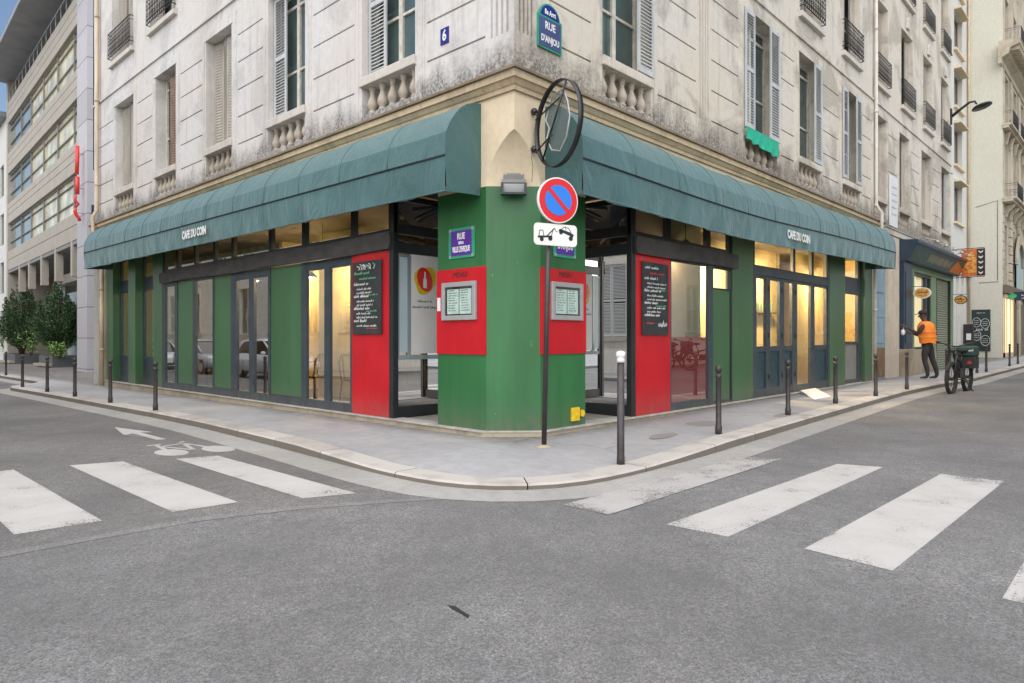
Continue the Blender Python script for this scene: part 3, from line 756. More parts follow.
def drape(fr, u0, u1, z0, z1, d, name):
    mb = MB(); nu = int((u1 - u0) / .09); nzz = 5; rnd = random.Random(int(u1 * 10)); ph = [rnd.uniform(0, 6) for _ in range(4)]
    vs = []
    for i in range(nu + 1):
        u = u0 + (u1 - u0) * i / nu
        for j in range(nzz + 1):
            t = j / nzz
            wv = .018 * math.sin(u * 3.1 + ph[0] + t * 2.2) + .012 * math.sin(u * 7.3 + ph[1] - t * 3)
            vs.append(fr.p(u, d + wv * (.4 + math.sin(PI * t)), z0 + (z1 - z0) * t + .012 * math.sin(u * 1.7 + ph[2])))
    mb.add(vs, [(i * (nzz + 1) + j, i * (nzz + 1) + j + 1, (i + 1) * (nzz + 1) + j + 1, (i + 1) * (nzz + 1) + j) for i in range(nu) for j in range(nzz)], True)
    b = len(mb.v)
    mb.fbox(fr, u0 + .02, u1 - .02, -.085, d - .025, z0 + .006, z1 - .004)
    return mb.build(name, M_FASCIA, B)
drape(FL, 2.44, 11.44, 2.55, 2.80, .085, 'fascia_cloth')
drape(FR, 2.60, 5.96, 2.53, 2.79, .085, 'fascia_cloth')
mb = MB(); mb.tube([FL.p(15.80, .09, gz(0, 15.8)), FL.p(15.80, .09, 3.3)], .05, 10); mb.tube([FL.p(15.80, .09, 3.3), FL.p(16.2, .20, 4.3), FL.p(16.25, .20, 4.7), FL.p(16.25, .09, 4.9), FL.p(16.25, .09, 14.5)], .05, 10)
for z in (.9, 2.6, 5.6, 8.0, 10.4): mb.tube([FL.p(15.80 if z < 3 else 16.25, .09, z), FL.p(15.80 if z < 3 else 16.25, .09, z + .06)], .062, 10)
mb.build('drainpipe', M_PIPE, B)
mb = MB(); mb.fbox(FL, 15.635, 16.42, -.2, -.005, -.3, 3.395); mb.fbox(FL, 16.42, UL, -.5, -.3, -.3, 4.3); mb.build('stone_pier', M_PLINTH, B)

# street with the vested man
sash(B, 'shop_window', FR, [(3.665, 3.70), (4.96, 5.12)], [(.078, .20), (2.50, 2.55)], -.05, .012, M_SLATE, M_GLASSR)
mb = MB(); mb.fbox(FR, 2.66, 3.662, -.05, .014, .078, 2.548); mb.build('red_panel', M_RED, B, .004)
mb = MB(); mb.fbox(FR, 2.55, 2.658, -.06, .012, .078, 3.40); mb.build('door_jamb', M_DARK, B, .004)
mb = MB(); mb.fbox(FR, 5.122, 5.81, -.04, -.004, .13, 2.12); g = mb.build('green_panel', M_GREEN, B, .003)
mb = MB(); mb.fbox(FR, 5.121, 5.811, -.05, .01, .078, .128); mb.build('panel_rail', M_SLATE, g)
sash(B, 'small_window', FR, [(5.12, 5.15), (5.80, 5.868)], [(2.122, 2.15), (2.49, 2.55)], -.05, .01, M_DARK, M_GLASS)
mb = MB(); mb.fbox(FR, 5.812, 5.868, -.05, .011, .078, 2.12); mb.build('door_jamb', M_DARK, B)
sash(B, 'transom_window', FR, [(2.55, 2.68), (3.60, 3.72), (4.94, 5.08), (5.80, 5.868)], [(2.80, 2.87), (3.34, 3.40)], -.09, -.01, M_DARK, M_GLASS)
for a, b in ((5.87, 6.75), (11.06, 12.18), (13.77, 14.44)):
    mb = MB(); mb.fbox(FR, a, b, -.12, .02, .078, 3.40); mb.build('pilaster', M_GREEN, B, .005)
# folding door leaves
mb = MB(); mb.fbox(FR, 6.752, 6.86, -.10, .012, .078, 3.40); mb.fbox(FR, 10.96, 11.058, -.10, .012, .078, 3.40); mb.fbox(FR, 6.86, 10.96, -.10, .008, 2.50, 2.66); mb.build('door_surround', M_SLATE, B, .004)
for a, b, g0, g1 in ((6.865, 7.545, 6.98, 7.43), (7.55, 8.225, 7.63, 8.11), (8.23, 8.94, 8.35, 8.79), (10.04, 10.955, 10.13, 10.90)):
    f = sash(B, 'door_leaf', FR, [(a, g0), (g1, b)], [(.082, .25), (.98, 1.09), (2.44, 2.495)], -.07, -.005, M_SLATE, M_GLASSL, skip=((0, 0),))
    q = MB(); q.fbox(FR, g0 - .002, g1 + .002, -.055, -.035, .248, .982); q.build('kick_panel', M_TEAL, f)
    q = MB()
    for z in (.42, 1.25, 2.2): q.fbox(FR, b - .012, b + .014, -.004, .012, z, z + .10)
    q.build('hinge', M_DARK, f)
f = sash(B, 'glass_door', FR, [(8.945, 9.07), (9.88, 10.035)], [(.082, .23), (2.44, 2.495)], -.07, -.005, M_SLATE, M_GLASSL)
q = MB(); q.tube([FR.p(9.93, 0, 1.12), FR.p(9.93, .05, 1.12), FR.p(9.93, .05, 1.02), FR.p(9.93, 0, 1.02)], .009, 6); q.build('handle', M_STEEL, f)
sash(B, 'transom_window', FR, [(6.86, 6.90), (8.86, 8.98), (9.96, 10.08), (10.92, 10.958)], [(2.662, 2.70), (3.34, 3.40)], -.08, -.01, M_SLATE, M_GLASSL)
sash(B, 'shop_window', FR, [(12.182, 12.22), (13.47, 13.765)], [(.082, .17), (1.10, 1.16), (2.40, 2.84), (3.34, 3.40)], -.14, -.06, M_SLATE, M_GLASSL, skip=((0, 0),))
mb = MB(); mb.fbox(FR, 12.22, 13.47, -.13, -.10, .17, 1.10); mb.build('kick_panel', M_MODFR, B)
# blue house door between stone piers
mb = MB(); mb.fbox(FR, 14.442, 14.76, -.3, -.03, -.2, 4.3); mb.fbox(FR, 15.95, 17.10, -.3, .04, -.2, 4.28); mb.fbox(FR, 14.76, 15.95, -.3, -.02, 3.3, 4.29); mb.build('stone_pier', M_PIERST, B)
mb = MB(); mb.fbox(FR, 14.765, 15.945, -.3, -.05, .0, 3.295); mb.fbox(FR, 14.92, 15.80, -.05, -.035, 1.1, 1.75); mb.fbox(FR, 14.92, 15.80, -.05, -.035, 1.85, 2.45); mb.fbox(FR, 14.92, 15.80, -.05, -.03, 2.56, 3.2)
dd = mb.build('house_door', M_DOORB, B, .006)
mb = MB(); mb.fbox(FR, 14.87, 15.85, -.05, -.03, .14, .98); mb.build('lower_panel', M_DOORW, dd, .004)
mb = MB(); mb.tube([FR.p(14.58, .05, gz(14.6, 0)), FR.p(14.58, .05, 3.3), FR.p(14.58, .22, 4.2), FR.p(14.58, .22, 4.7), FR.p(14.58, .08, 4.95), FR.p(14.58, .08, 14.5)], .045, 10)
for z in (.5, 2.0, 4.9, 7.5, 9.8): mb.tube([FR.p(14.58, .05 if z < 3 else .08, z), FR.p(14.58, .05 if z < 3 else .08, z + .06)], .056, 10)
mb.build('drainpipe', M_PIPEST, B)

# recessed corner porch
mb = MB(); mb.prism([(-.04, 2.42), (-.04, .6), (.6, -.04), (2.55, -.04), (2.66, 2.5)], lambda x, y: gz(x, y) - .15, .066); mb.build('porch_floor', M_PORCH, B)
FPa = Frame((0, 2.46), (1, 0), (0, -1)); FPb = Frame((2.60, 0), (0, 1), (-1, 0))
for fr in (FPa, FPb):
    f = sash(B, 'porch_glazing', fr, [(.055, .10), (1.32, 1.40), (2.35, 2.44)], [(.067, .24), (2.52, 2.68), (2.80, 2.95), (3.30, 3.39)], -.04, .02, M_DARK, M_GLASSM)
    q = MB(); q.tube([fr.p(1.25, .02, 1.25), fr.p(1.25, .07, 1.25), fr.p(1.25, .07, .95), fr.p(1.25, .02, .95)], .011, 6); q.build('handle', M_STEEL, f)
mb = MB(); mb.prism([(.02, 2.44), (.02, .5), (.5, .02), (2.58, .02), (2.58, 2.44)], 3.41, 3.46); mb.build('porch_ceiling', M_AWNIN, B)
mb = MB(); mb.tube([(.35, 2.3, 3.02), (.35, 1.0, 3.22)], .05, 6); mb.tube([(.25, 2.3, 3.15), (1.2, 1.2, 3.30)], .03, 6); mb.tube([(2.3, .4, 3.05), (1.0, .35, 3.22)], .05, 6); mb.tube([(2.35, .3, 3.2), (1.2, 1.2, 3.28)], .03, 6)
mb.build('heater_bar', M_DARK, B)

# the rooms behind the glass
mb = MB()
mb.prism([(.07, 15.6), (.07, 2.50), (2.64, 2.50), (2.64, .07), (14.4, .07), (14.4, 4.6), (5.0, 4.6), (5.0, 15.6)], -.3, .070); mb.build('interior_floor', M_FLOOR, B)
mb = MB(); mb.prism([(.2, 15.6), (.2, 2.47), (2.61, 2.47), (2.61, .2), (14.4, .2), (14.4, 4.6), (5.0, 4.6), (5.0, 15.6)], 3.42, 3.6); mb.build('interior_ceiling', M_CEIL, B)
mb = MB(); mb.box(4.6, 4.8, 4.6, 15.6, .07, 3.42); mb.box(.2, 4.6, 15.4, 15.6, .07, 3.42); mb.box(4.8, 14.4, 4.3, 4.5, .07, 3.42); mb.box(14.25, 14.44, .12, 4.3, .07, 3.42); mb.build('interior_wall', M_WALLIN, B)
for q in ((1.5, 4.6, 8.55, 8.70, .07, 3.42), (1.2, 4.6, 11.4, 11.55, .07, 3.42), (5.95, 6.10, .9, 4.3, .07, 3.42)):
    mb = MB(); mb.box(*q); mb.build('room_divider', M_WALLIN if q[2] == 8.55 else M_WALLDK, B)
mb = MB(); mb.box(1.5, 1.57, 5.5, 7.0, .07, 3.42); mb.build('warm_partition', M_WALLIN, B)
mb = MB(); mb.box(1.485, 1.498, 5.85, 6.2, 1.35, 1.75); mb.build('framed_print', M_PICT, B)
mb = MB(); mb.box(3.0, 5.86, .62, .70, 1.22, 3.42); wp = mb.build('display_partition', M_WALLPALE, B)
mb = MB(); mb.box(3.0, 5.86, .615, .705, .07, 1.22); mb.build('red_dado', M_WALLRED, wp)
mb = MB(); mb.fbox(FR, 3.70, 4.96, -.036, -.030, .205, 1.27); mb.build('red_window_film', M_FILM, B)
mb = MB(); mb.box(4.25, 4.75, .59, .618, 1.55, 2.15); mb.build('framed_print', M_PICT, wp)
mb = MB()
for k in range(14): mb.sphere((4.5 + random.uniform(-.13, .13), .58, 1.9 + random.uniform(-.16, .14)), .03, 6, 0, (1, .2, 1.6))
mb.build('leaf_motif', M_LEAF, wp)
mb = MB(); mb.box(6.4, 11.45, 1.35, 1.42, .07, 3.42); mb.box(11.6, 13.6, 1.0, 1.07, .07, 3.42); mb.build('warm_partition', M_WALLIN, B)

# ------------------------------------------------------------------ awnings
PROF = [(0.0, 4.25), (.13, 4.23), (.25, 4.185), (.36, 4.11), (.45, 4.01), (.53, 3.90), (.592, 3.77), (.605, 3.63), (.615, 3.49)]
def awning(fr, u0, u1, label, tz, letter_u):
    t = thing('awning', label, 'awning', group='cafe awnings')
    seam = 1.16; n = int(round((u1 - u0) / .145)); mb = MB(); vs = []; m = len(PROF)
    for i in range(n + 1):
        u = u0 + (u1 - u0) * i / n; fr_ = ((u - u0) % seam) / seam; sag = .009 * math.sin(PI * fr_) ** .7
        for j, (d, z) in enumerate(PROF):
            k = math.sin(PI * j / (m - 1)); vs.append(fr.p(u, d - sag * k * .8, z + tz(u) - sag * k))
    c = m - 3                                                                # crease where the hoop ends and the front drops
    for j0, j1 in ((0, c), (c, m - 1)):
        w = j1 - j0 + 1; mb.add([vs[i * m + j] for i in range(n + 1) for j in range(j0, j1 + 1)], [(i * w + j, i * w + j + 1, (i + 1) * w + j + 1, (i + 1) * w + j) for i in range(n) for j in range(w - 1)], True)
    mb.build('canopy', M_AWN, t)
    k = 1
    while u0 + k * seam < u1 - .1:                                           # welt over each rib
        u = u0 + k * seam; q = MB(); q.tube([fr.p(u, d + .002, z + tz(u)) for d, z in PROF], .006, 5); q.build('seam', M_AWN, t); k += 1
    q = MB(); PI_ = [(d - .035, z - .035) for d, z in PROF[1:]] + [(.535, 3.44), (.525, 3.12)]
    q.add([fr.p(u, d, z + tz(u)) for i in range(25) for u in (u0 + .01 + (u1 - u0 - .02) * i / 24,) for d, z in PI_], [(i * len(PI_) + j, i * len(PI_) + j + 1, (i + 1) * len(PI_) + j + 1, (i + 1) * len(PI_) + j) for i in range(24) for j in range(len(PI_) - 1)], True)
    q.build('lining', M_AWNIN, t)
    q = MB(); nu = int((u1 - u0) / .05); nzz = 6; rnd = random.Random(5); ph = [rnd.uniform(0, 6) for _ in range(5)]; vs = []
    for i in range(nu + 1):
        u = u0 + (u1 - u0) * i / nu
        for j in range(nzz + 1):
            s = j / nzz
            wv = .014 * math.sin(u * 5.2 + ph[0] + .8 * math.sin(u * 1.3)) + .012 * math.sin(u * 12 + ph[1] + s * 3 + 1.5 * math.sin(u * 2.3)) + .010 * math.sin(u * 2.1 + s * 3 + ph[2]) - .012
            vs.append(fr.p(u, .597 + wv * s, 3.475 - .435 * s + tz(u) + .005 * s * math.sin(u * 2.7 + ph[3])))
    q.add(vs, [(i * (nzz + 1) + j, i * (nzz + 1) + j + 1, (i + 1) * (nzz + 1) + j + 1, (i + 1) * (nzz + 1) + j) for i in range(nu) for j in range(nzz)], True)
    q.build('valance', M_AWN, t)
    q = MB(); q.tube([fr.p(u0 + (u1 - u0) * i / 20, .60, 3.482 + tz(u0 + (u1 - u0) * i / 20)) for i in range(21)], .011, 6); q.build('front_bar', M_DARK, t)
    q = MB(); q.tube([fr.p(u0 + (u1 - u0) * i / 60, .605, 3.045 + tz(u0 + (u1 - u0) * i / 60)) for i in range(61)], .012, 5); q.build('hem', M_AWN, t)
    for u in (u0, u1):
        q = MB(); pts = [(0, 3.485)] + PROF
        q.add([fr.p(u, d, z + tz(u)) for d, z in [(-.0, 3.48)] + PROF], [tuple(range(len(PROF) + 1))])
        q.add([fr.p(u + (.004 if u == u1 else -.004), d, z + tz(u)) for d, z in ((.61, 3.495), (.59, 3.04), (.30, 3.06), (.02, 3.07), (.0, 3.50))], [(0, 1, 2, 3, 4)])
        q.build('end_panel', M_AWN, t)
    q = MB()
    for k in range(4):
        u = u0 + .5 + (u1 - u0 - 1) * k / 3; q.tube([fr.p(u, .02, 3.45), fr.p(u + .05, .57, 3.47 + tz(u))], .022, 6)
    q.build('arm', M_DARK, t)
    text('CAFE DU COIN', .215, fr, letter_u, 3.275 + tz(letter_u), .622, M_CHALK, 'lettering', t, .78, .010, .002)
    return t
awning(FL, .58, 15.5, 'teal green cafe awning over the street with the bike mark', lambda u: .006 * (u - .58), 8.08)
awning(FR, .58, 14.43, 'teal green cafe awning over the street with the orange vested man', lambda u: -.09 * math.exp(-((u - 5) / 4) ** 2) + .010 * max(0, u - 6), 7.50)

# ------------------------------------------------------------------ upper windows
def slats(mb, fr, a, b, z0, z1, d, th=.03, step=.055, st=.05):
    mb.fbox(fr, a, a + st, d, d + th, z0, z1); mb.fbox(fr, b - st, b, d, d + th, z0, z1)
    for z in (z0, (z0 + z1) / 2 - .04, z1 - .08): mb.fbox(fr, a + st, b - st, d + .001, d + th - .001, z, z + .08)
    z = z0 + .09
    while z < z1 - .1:
        if not (z0 + z1) / 2 - .08 < z < (z0 + z1) / 2 + .05:
            mb.add([fr.p(a + st, d + .002, z + .035), fr.p(b - st, d + .002, z + .035), fr.p(b - st, d + th - .004, z), fr.p(a + st, d + th - .004, z)], [(0, 1, 2, 3)])
        z += step
def folded(mb, fr, a, b, z0, z1, d, n=4, amp=.05):
    for k in range(n):
        x0, x1 = a + (b - a) * k / n, a + (b - a) * (k + 1) / n; e0, e1 = (d, d + amp) if k % 2 else (d + amp, d)
        if k == n // 2: x0 += .012
        mb.add([fr.p(x0, e0, z0), fr.p(x1, e1, z0), fr.p(x1, e1, z1), fr.p(x0, e0, z1), fr.p(x0, e0 - .02, z0), fr.p(x1, e1 - .02, z0), fr.p(x1, e1 - .02, z1), fr.p(x0, e0 - .02, z1)],
               [(0, 1, 2, 3), (4, 5, 6, 7), (0, 4, 7, 3), (1, 5, 6, 2), (3, 2, 6, 7), (0, 1, 5, 4)])
        xm, em = (x0 + x1) / 2, (e0 + e1) / 2 + .003
        z = z0 + .1
        while z < z1 - .1:                                                  # louvre slots standing a little proud
            mb.add([fr.p(x0 + .03, e0 + (e1 - e0) * .12 + .001, z), fr.p(x1 - .03, e1 + (e0 - e1) * .12 + .001, z), fr.p(x1 - .03, e1 + (e0 - e1) * .12 + .014, z - .03), fr.p(x0 + .03, e0 + (e1 - e0) * .12 + .014, z - .03)], [(0, 1, 2, 3)])
            z += .06
def up_window(fr, a, b, z0, z1, style, parent):
    D = -.285
    mb = MB(); m = (a + b) / 2
    for x0, x1 in ((a, a + .07), (m - .045, m + .045), (b - .07, b)): mb.fbox(fr, x0, x1, D, D + .06, z0, z1)
    for x0, x1 in ((a + .07, m - .045), (m + .045, b - .07)):
        for q0, q1 in ((z0, z0 + .12), (z0 + (z1 - z0) * .36, z0 + (z1 - z0) * .36 + .04), (z1 - .30, z1 - .25), (z1 - .07, z1)): mb.fbox(fr, x0, x1, D + .004, D + .052, q0, q1)
    mb.fbox(fr, a - .001, b + .001, D, -.02, z0 - .03, z0 - .002)
    f = mb.build('window', M_CASE, parent)
    for x0, x1 in ((a + .07, m - .045), (m + .045, b - .07)):
        q = MB(); q.fquad(fr, x0, x1, D + .02, z0 + .1, z1 - .05); q.build('pane', M_UPGLASS, f)
    def sh(mat, fn, *ar):
        q = MB(); fn(q, fr, *ar); q.build('shutter', mat, f)
    if style == 'closed': sh(M_SHUTG, folded, a + .01, b - .01, z0 + .01, z1 - .02, -.215)
    elif style == 'brown': sh(M_SHUTB, folded, a + .01, a + (b - a) * .8, z0 + .01, z1 - .12, -.215, 3, .10)
    elif style == 'half':
        sh(M_SHUTG, folded, a + .005, a + (b - a) * .36, z0 + .01, z1 - .02, -.19, 2, .08); sh(M_SHUTG, folded, b - (b - a) * .34, b - .005, z0 + .01, z1 - .02, -.19, 2, .08)
    elif style == 'wide':                                                   # leaves folded back on both sides of a narrow opening
        w = (b - a) * .24
        sh(M_SHUT, slats, a - .05, a + w, z0 + .02, z1 - .02, .034); sh(M_SHUT, slats, b - w * 1.15, b + .05, z0 + .02, z1 - .02, .034)
    elif style == 'far': sh(M_SHUT, slats, b - .42, b + .02, z0 + .02, z1 - .02, .034)
    elif style == 'near': 
        if fr is FL: sh(M_SHUT, slats, b - .46, b - .02, z0 + .02, z1 - .02, -.12)
        else: sh(M_SHUT, slats, b - .40, b + .03, z0 + .02, z1 + .6, .034)
    elif style == 'reveal':
        sh(M_SHUT, slats, a + .0, a + .22, z0 + .02, z1 - .02, -.14); sh(M_SHUT, slats, b - .22, b, z0 + .02, z1 - .02, -.14)
    return f
BAL = None
def balustrade(fr, a, b, parent, n):
    global BAL
    mb = MB()
    mb.fbox(fr, a - .03, b + .03, -.05, .065, 5.105, 5.245); mb.fbox(fr, a, b, -.15, -.02, 4.60, 4.70)
    f = mb.build('balustrade', M_FRAME_ST if fr is FL else M_STONE_R, parent, .012)
    if BAL is None:
        q = MB(); q.lathe((0, 0, 0), [(.062, 0), (.062, .03), (.045, .045), (.05, .06), (.075, .10), (.082, .14), (.07, .19), (.045, .25), (.035, .30), (.04, .325), (.052, .335), (.04, .35), (.055, .375), (.065, .385), (.065, .41)], 14)
        BAL = q.build('baluster', M_BALUST, f); first = True
    else: first = False
    for k in range(n):
        u = a + (b - a) * (k + .5) / n
        o = BAL if first and k == 0 else BAL.copy()
        if o is not BAL: COL.objects.link(o)
        o.parent = f; o.location = fr.p(u, -.085, 4.697)
def railing(fr, a, b, z0, z1, parent, d=.10):
    mb = MB()
    for z in (z0, z0 + .10, z1 - .10, z1): mb.tube([fr.p(a, -.02, z), fr.p(a, d, z), fr.p(b, d, z), fr.p(b, -.02, z)], .013 if z in (z0, z1) else .008, 5)
    n = int((b - a) / .105)
    for k in range(n + 1):
        u = a + (b - a) * k / n; mb.tube([fr.p(u, d, z0), fr.p(u, d, z1)], .008, 4)
        if k < n:
            c = u + (b - a) / n / 2
            for zc, r in ((z0 + .16, .045), (z0 + .30, .05), ((z0 + z1) / 2 + .08, .045)):
                mb.tube([fr.p(c + r * math.cos(q * PI / 4), d, zc + r * 1.2 * math.sin(q * PI / 4)) for q in range(8)], .006, 4, closed=True)
            mb.tube([fr.p(u, d, z0 + .02), fr.p(c, d, z0 + .10)], .005, 4)
    return mb.build('balcony_railing', M_IRON, parent)
stL = ['near', 'near', 'closed', 'brown', 'closed']
for (a, b), st in zip(WL, stL):
    up_window(FL, a, b, Z1, Z1T, st, B); balustrade(FL, a, b, B, 5)
stR = ['near', 'wide', 'far', 'wide', 'closed', 'half', 'closed', 'reveal']
for k, ((a, b), st) in enumerate(zip(WR, stR)):
    up_window(FR, a, b, Z1, Z1T, st, B); balustrade(FR, a, b, B, 5)
for fr, W, o in ((FL, W2L, 0), (FR, W2R, -.35)):
    for k, (a, b) in enumerate(W):
        up_window(fr, a, b, Z2 + o, Z2T + o, 'half' if k % 2 else 'closed', B)
        mb = MB(); mb.fbox(fr, a - .08, b + .08, -.02, .09, Z2 + o - .13, Z2 + o - .01); mb.build('window_sill', M_FRAME_ST, B, .006)
        railing(fr, a - .03, b + .03, Z2 + o + .12, Z2 + o + .78, B)
        if fr is FR and k > 2:
            up_window(fr, a, b, Z2 + o + 3.4, 14.58, 'closed', B)
            mb = MB(); mb.fbox(fr, a - .08, b + .08, -.02, .09, Z2 + o + 3.27, Z2 + o + 3.39); mb.build('window_sill', M_FRAME_ST, B, .006)
            railing(fr, a - .03, b + .03, Z2 + o + 3.52, Z2 + o + 4.1, B)
            mb = MB(); c = (a + b) / 2                                       # carved boss over the lintel
            mb.fpoly(fr, c, Z2T + o + .30, [(-.16, -.16), (.16, -.16), (.11, .10), (0, .24), (-.11, .10)], .0, .07); mb.build('keystone', M_FRAME_ST, B, .02)

# ------------------------------------------------------------------ signs and boards on the cafe
def board(fr, u0, u1, z0, z1, d, name, label, seed, price):
    t = thing(name, label, 'menu board', group=None)
    mb = MB(); mb.fbox(fr, u0, u1, d, d + .03, z0, z1); mb.build('slate_panel', M_BOARD, t, .004)
    rnd = random.Random(seed); mw, mg, mr = MB(), MB(), MB(); W = u1 - u0; H = z1 - z0; uc = (u0 + u1) / 2; zc = (z0 + z1) / 2; dd = d + .0325
    y = H / 2 - .10
    if not price:
        for k in range(14):
            x = rnd.uniform(-.32, .32) * W; a = rnd.uniform(.4, 2.7)
            ribbon(rnd.choice((mw, mw, mg)), fr, uc, zc, [(x, y - .03), (x + .05 * math.cos(a), y + .04 * math.sin(a)), (x + .09 * math.cos(a + .5), y + .06 * math.sin(a))], dd, .012)
        y -= .10
    scrawl(mg if not price else mw, fr, uc, zc, -W * .42, y, W * .5, .05, dd, .009, rnd); y -= .08
    scrawl(mr if price else mg, fr, uc, zc, -W * .25, y, W * .55, .04, dd, .008, rnd); y -= .085
    k = 0
    while y > -H / 2 + (.22 if price else .10):
        big = k % 3 == 0
        scrawl(mw, fr, uc, zc, -W * .44 + (0 if big else .07), y, W * (rnd.uniform(.4, .6) if big else rnd.uniform(.5, .78)), .052 if big else .036, dd, .0095 if big else .006, rnd)
        if k % 4 == 2: scrawl(rnd.choice((mg, mr)), fr, uc, zc, W * .0, y - .035, W * .38, .03, dd, .006, rnd)
        y -= .072 if big else .058; k += 1
    if price:
        scrawl(mr, fr, uc, zc, -W * .38, -H / 2 + .17, W * .28, .045, dd, .007, rnd)
        scrawl(mw, fr, uc, zc, W * .08, -H / 2 + .13, W * .34, .11, dd, .012, rnd)
    for m, mt in ((mw, M_CHALK), (mg, M_CHALKG), (mr, M_CHALKR)):
        if m.f: m.build('chalk_writing', mt, t)
    return t
board(FL, 2.67, 3.42, 1.31, 2.43, .015, 'chalkboard', 'blackboard with white flourishes over chalk lines, on the red panel by the bike lane', 3, False)
board(FR, 2.80, 3.56, 1.30, 2.42, .015, 'chalkboard', 'blackboard with a large bottom corner scribble, on the red panel beside the tinted window', 8, True)
def menu_case(fr, u0, u1, z0, z1, label, seed):
    t = thing('menu_case', label, 'menu case'); mb = MB(); w = .062; d0 = .019
    for a, b, c, e in ((u0, u0 + w, z0, z1), (u1 - w, u1, z0, z1)): mb.fbox(fr, a, b, d0, .060, c, e)
    for c, e in ((z0, z0 + w), (z1 - w, z1)): mb.fbox(fr, u0 + w, u1 - w, d0, .058, c, e)
    mb.build('frame', M_ALU, t, .006)
    mb = MB(); mb.fbox(fr, u0 + w, u1 - w, d0, .035, z0 + w, z1 - w); mb.build('backing', M_DARK, t)
    rnd = random.Random(seed); mb = MB(); mk = MB(); u = u0 + w + .03
    for k in range(2):
        wd_ = (u1 - u0 - 2 * w - .08) / 2; mb.fbox(fr, u, u + wd_, .036, .038, z0 + w + .02, z1 - w - .03)
        for q in range(9): scrawl(mk, fr, u + wd_ / 2, z0 + w + .06 + q * .033, -wd_ * .38, 0, wd_ * rnd.uniform(.5, .75), .016, .0385, .003, rnd)
        u += wd_ + .015
    s_ = mb.build('menu_sheet', M_PAPER, t); mk.build('print', M_DARK, s_)
    mb = MB(); mb.fquad(fr, u0 + w, u1 - w, .052, z0 + w, z1 - w); mb.build('pane', M_GLASSL, t)
menu_case(FL, .63, 1.29, 1.49, 1.99, 'silver framed menu case on the red band facing the bike lane crossing', 2)
menu_case(FR, .66, 1.31, 1.49, 1.985, 'silver framed menu case on the red band half behind the sign pole', 4)

def street_plaque(fr, uc, zc, w, h, lines, label, small=None):
    t = thing('street_plaque', label, 'street sign'); mb = MB()
    mb.fpoly(fr, uc, zc, rrect(w, h, .012), .003, .012); mb.build('plate', M_ENAMELG, t, .002)
    mb = MB(); mb.fpoly(fr, uc, zc, rrect(w * .80, h * .82, .012), .0155, .003); p = mb.build('field', M_ENAMELP, t)
    for z, s, body, sx in lines: text(body, s, fr, uc, zc + z, .019, M_WHITE, 'lettering', t, sx, .004)
    mb = MB()
    for a in (-1, 1):
        for b in (-1, 1): mb.fpoly(fr, uc, zc, [(a * w * .43 + x, b * h * .43 + y) for x, y in disc(.022, 10)], .0155, .004)
    mb.build('corner_screw', M_ALU, t)
street_plaque(FL, .94, 2.505, .50, .40, [(.085, .115, 'RUE', .72), (.0, .045, 'DE LA', .8), (-.085, .098, "VILLE L'EVEQUE", .50)], 'violet and green street name plate with three lines of lettering on the green pillar')
street_plaque(FR, .97, 2.525, .47, .42, [(.09, .115, 'RUE', .72), (-.06, .125, "D'ANJOU", .62)], 'violet and green street name plate peeping out under the tow away plate')
t = thing('street_plaque', 'weathered blue arched street name plate high on the stone corner', 'street sign')
arch = [(-.24, -.25), (.24, -.25), (.24, .17)] + [(.20 * math.cos(a), .17 + .17 * math.sin(a)) for a in [PI * k / 12 for k in range(13)]] + [(-.24, .17)]
mb = MB(); mb.fpoly(FR, .64, 5.20, arch, .015, .015); mb.build('plate', M_ENAMELG, t)
mb = MB(); mb.fpoly(FR, .64, 5.20, [(-.215, -.23), (.215, -.23), (.215, .14), (-.215, .14)], .031, .003); mb.build('field', M_PLAQT, t)
mb = MB(); mb.fpoly(FR, .64, 5.20, [(-.19, .165), (.19, .165)] + [(.175 * math.cos(a), .175 + .145 * math.sin(a)) for a in [PI * k / 12 for k in range(1, 12)]], .031, .003); mb.build('district_field', M_ENAMEL, t)
text('8e Arrt', .095, FR, .64, 5.42, .035, M_WHITE, 'lettering', t, .75, .003)
text('RUE', .135, FR, .64, 5.245, .035, M_WHITE, 'lettering', t, .85, .003); text("D'ANJOU", .115, FR, .64, 5.07, .035, M_WHITE, 'lettering', t, .75, .003)
t = thing('house_number', 'small dark blue enamel plate with a white 6 on the stone wall', 'house number')
mb = MB(); mb.fbox(FL, 1.195, 1.365, .001, .012, 5.22, 5.44); mb.build('plate', M_ENAMEL, t, .003)
text('6', .20, FL, 1.28, 5.33, .0125, M_WHITE, 'numeral', t, .8, .006)

t = thing('floodlight', 'wide grey floodlight at the top of the green corner pillar', 'floodlight')
mb = MB(); mb.fbox(FC, -.15, .15, .06, .20, 3.185, 3.225); mb.fbox(FC, -.13, .13, .05, .17, 3.226, 3.29); mb.fbox(FC, -.09, .09, .03, .13, 3.291, 3.32)
for k in range(7): mb.fbox(FC, -.12 + .04 * k - .006, -.12 + .04 * k + .006, .06, .19, 3.226, 3.305)
mb.build('housing', M_MODG, t)
mb = MB(); mb.fbox(FC, -.16, -.13, .10, .22, 3.04, 3.184); mb.fbox(FC, .13, .16, .10, .22, 3.04, 3.184); mb.fbox(FC, -.13, .13, .10, .22, 3.04, 3.065); mb.fbox(FC, -.13, .13, .10, .14, 3.066, 3.18); mb.build('bezel', M_DARK, t)
mb = MB(); mb.add([FC.p(-.13, .15, 3.07), FC.p(.13, .15, 3.07), FC.p(.13, .215, 3.17), FC.p(-.13, .215, 3.17)], [(0, 1, 2, 3)]); mb.build('lens', M_LIGHTGL, t)
mb = MB(); mb.fbox(FC, -.03, .03, .0, .06, 3.19, 3.24); mb.build('bracket', M_DARK, t)

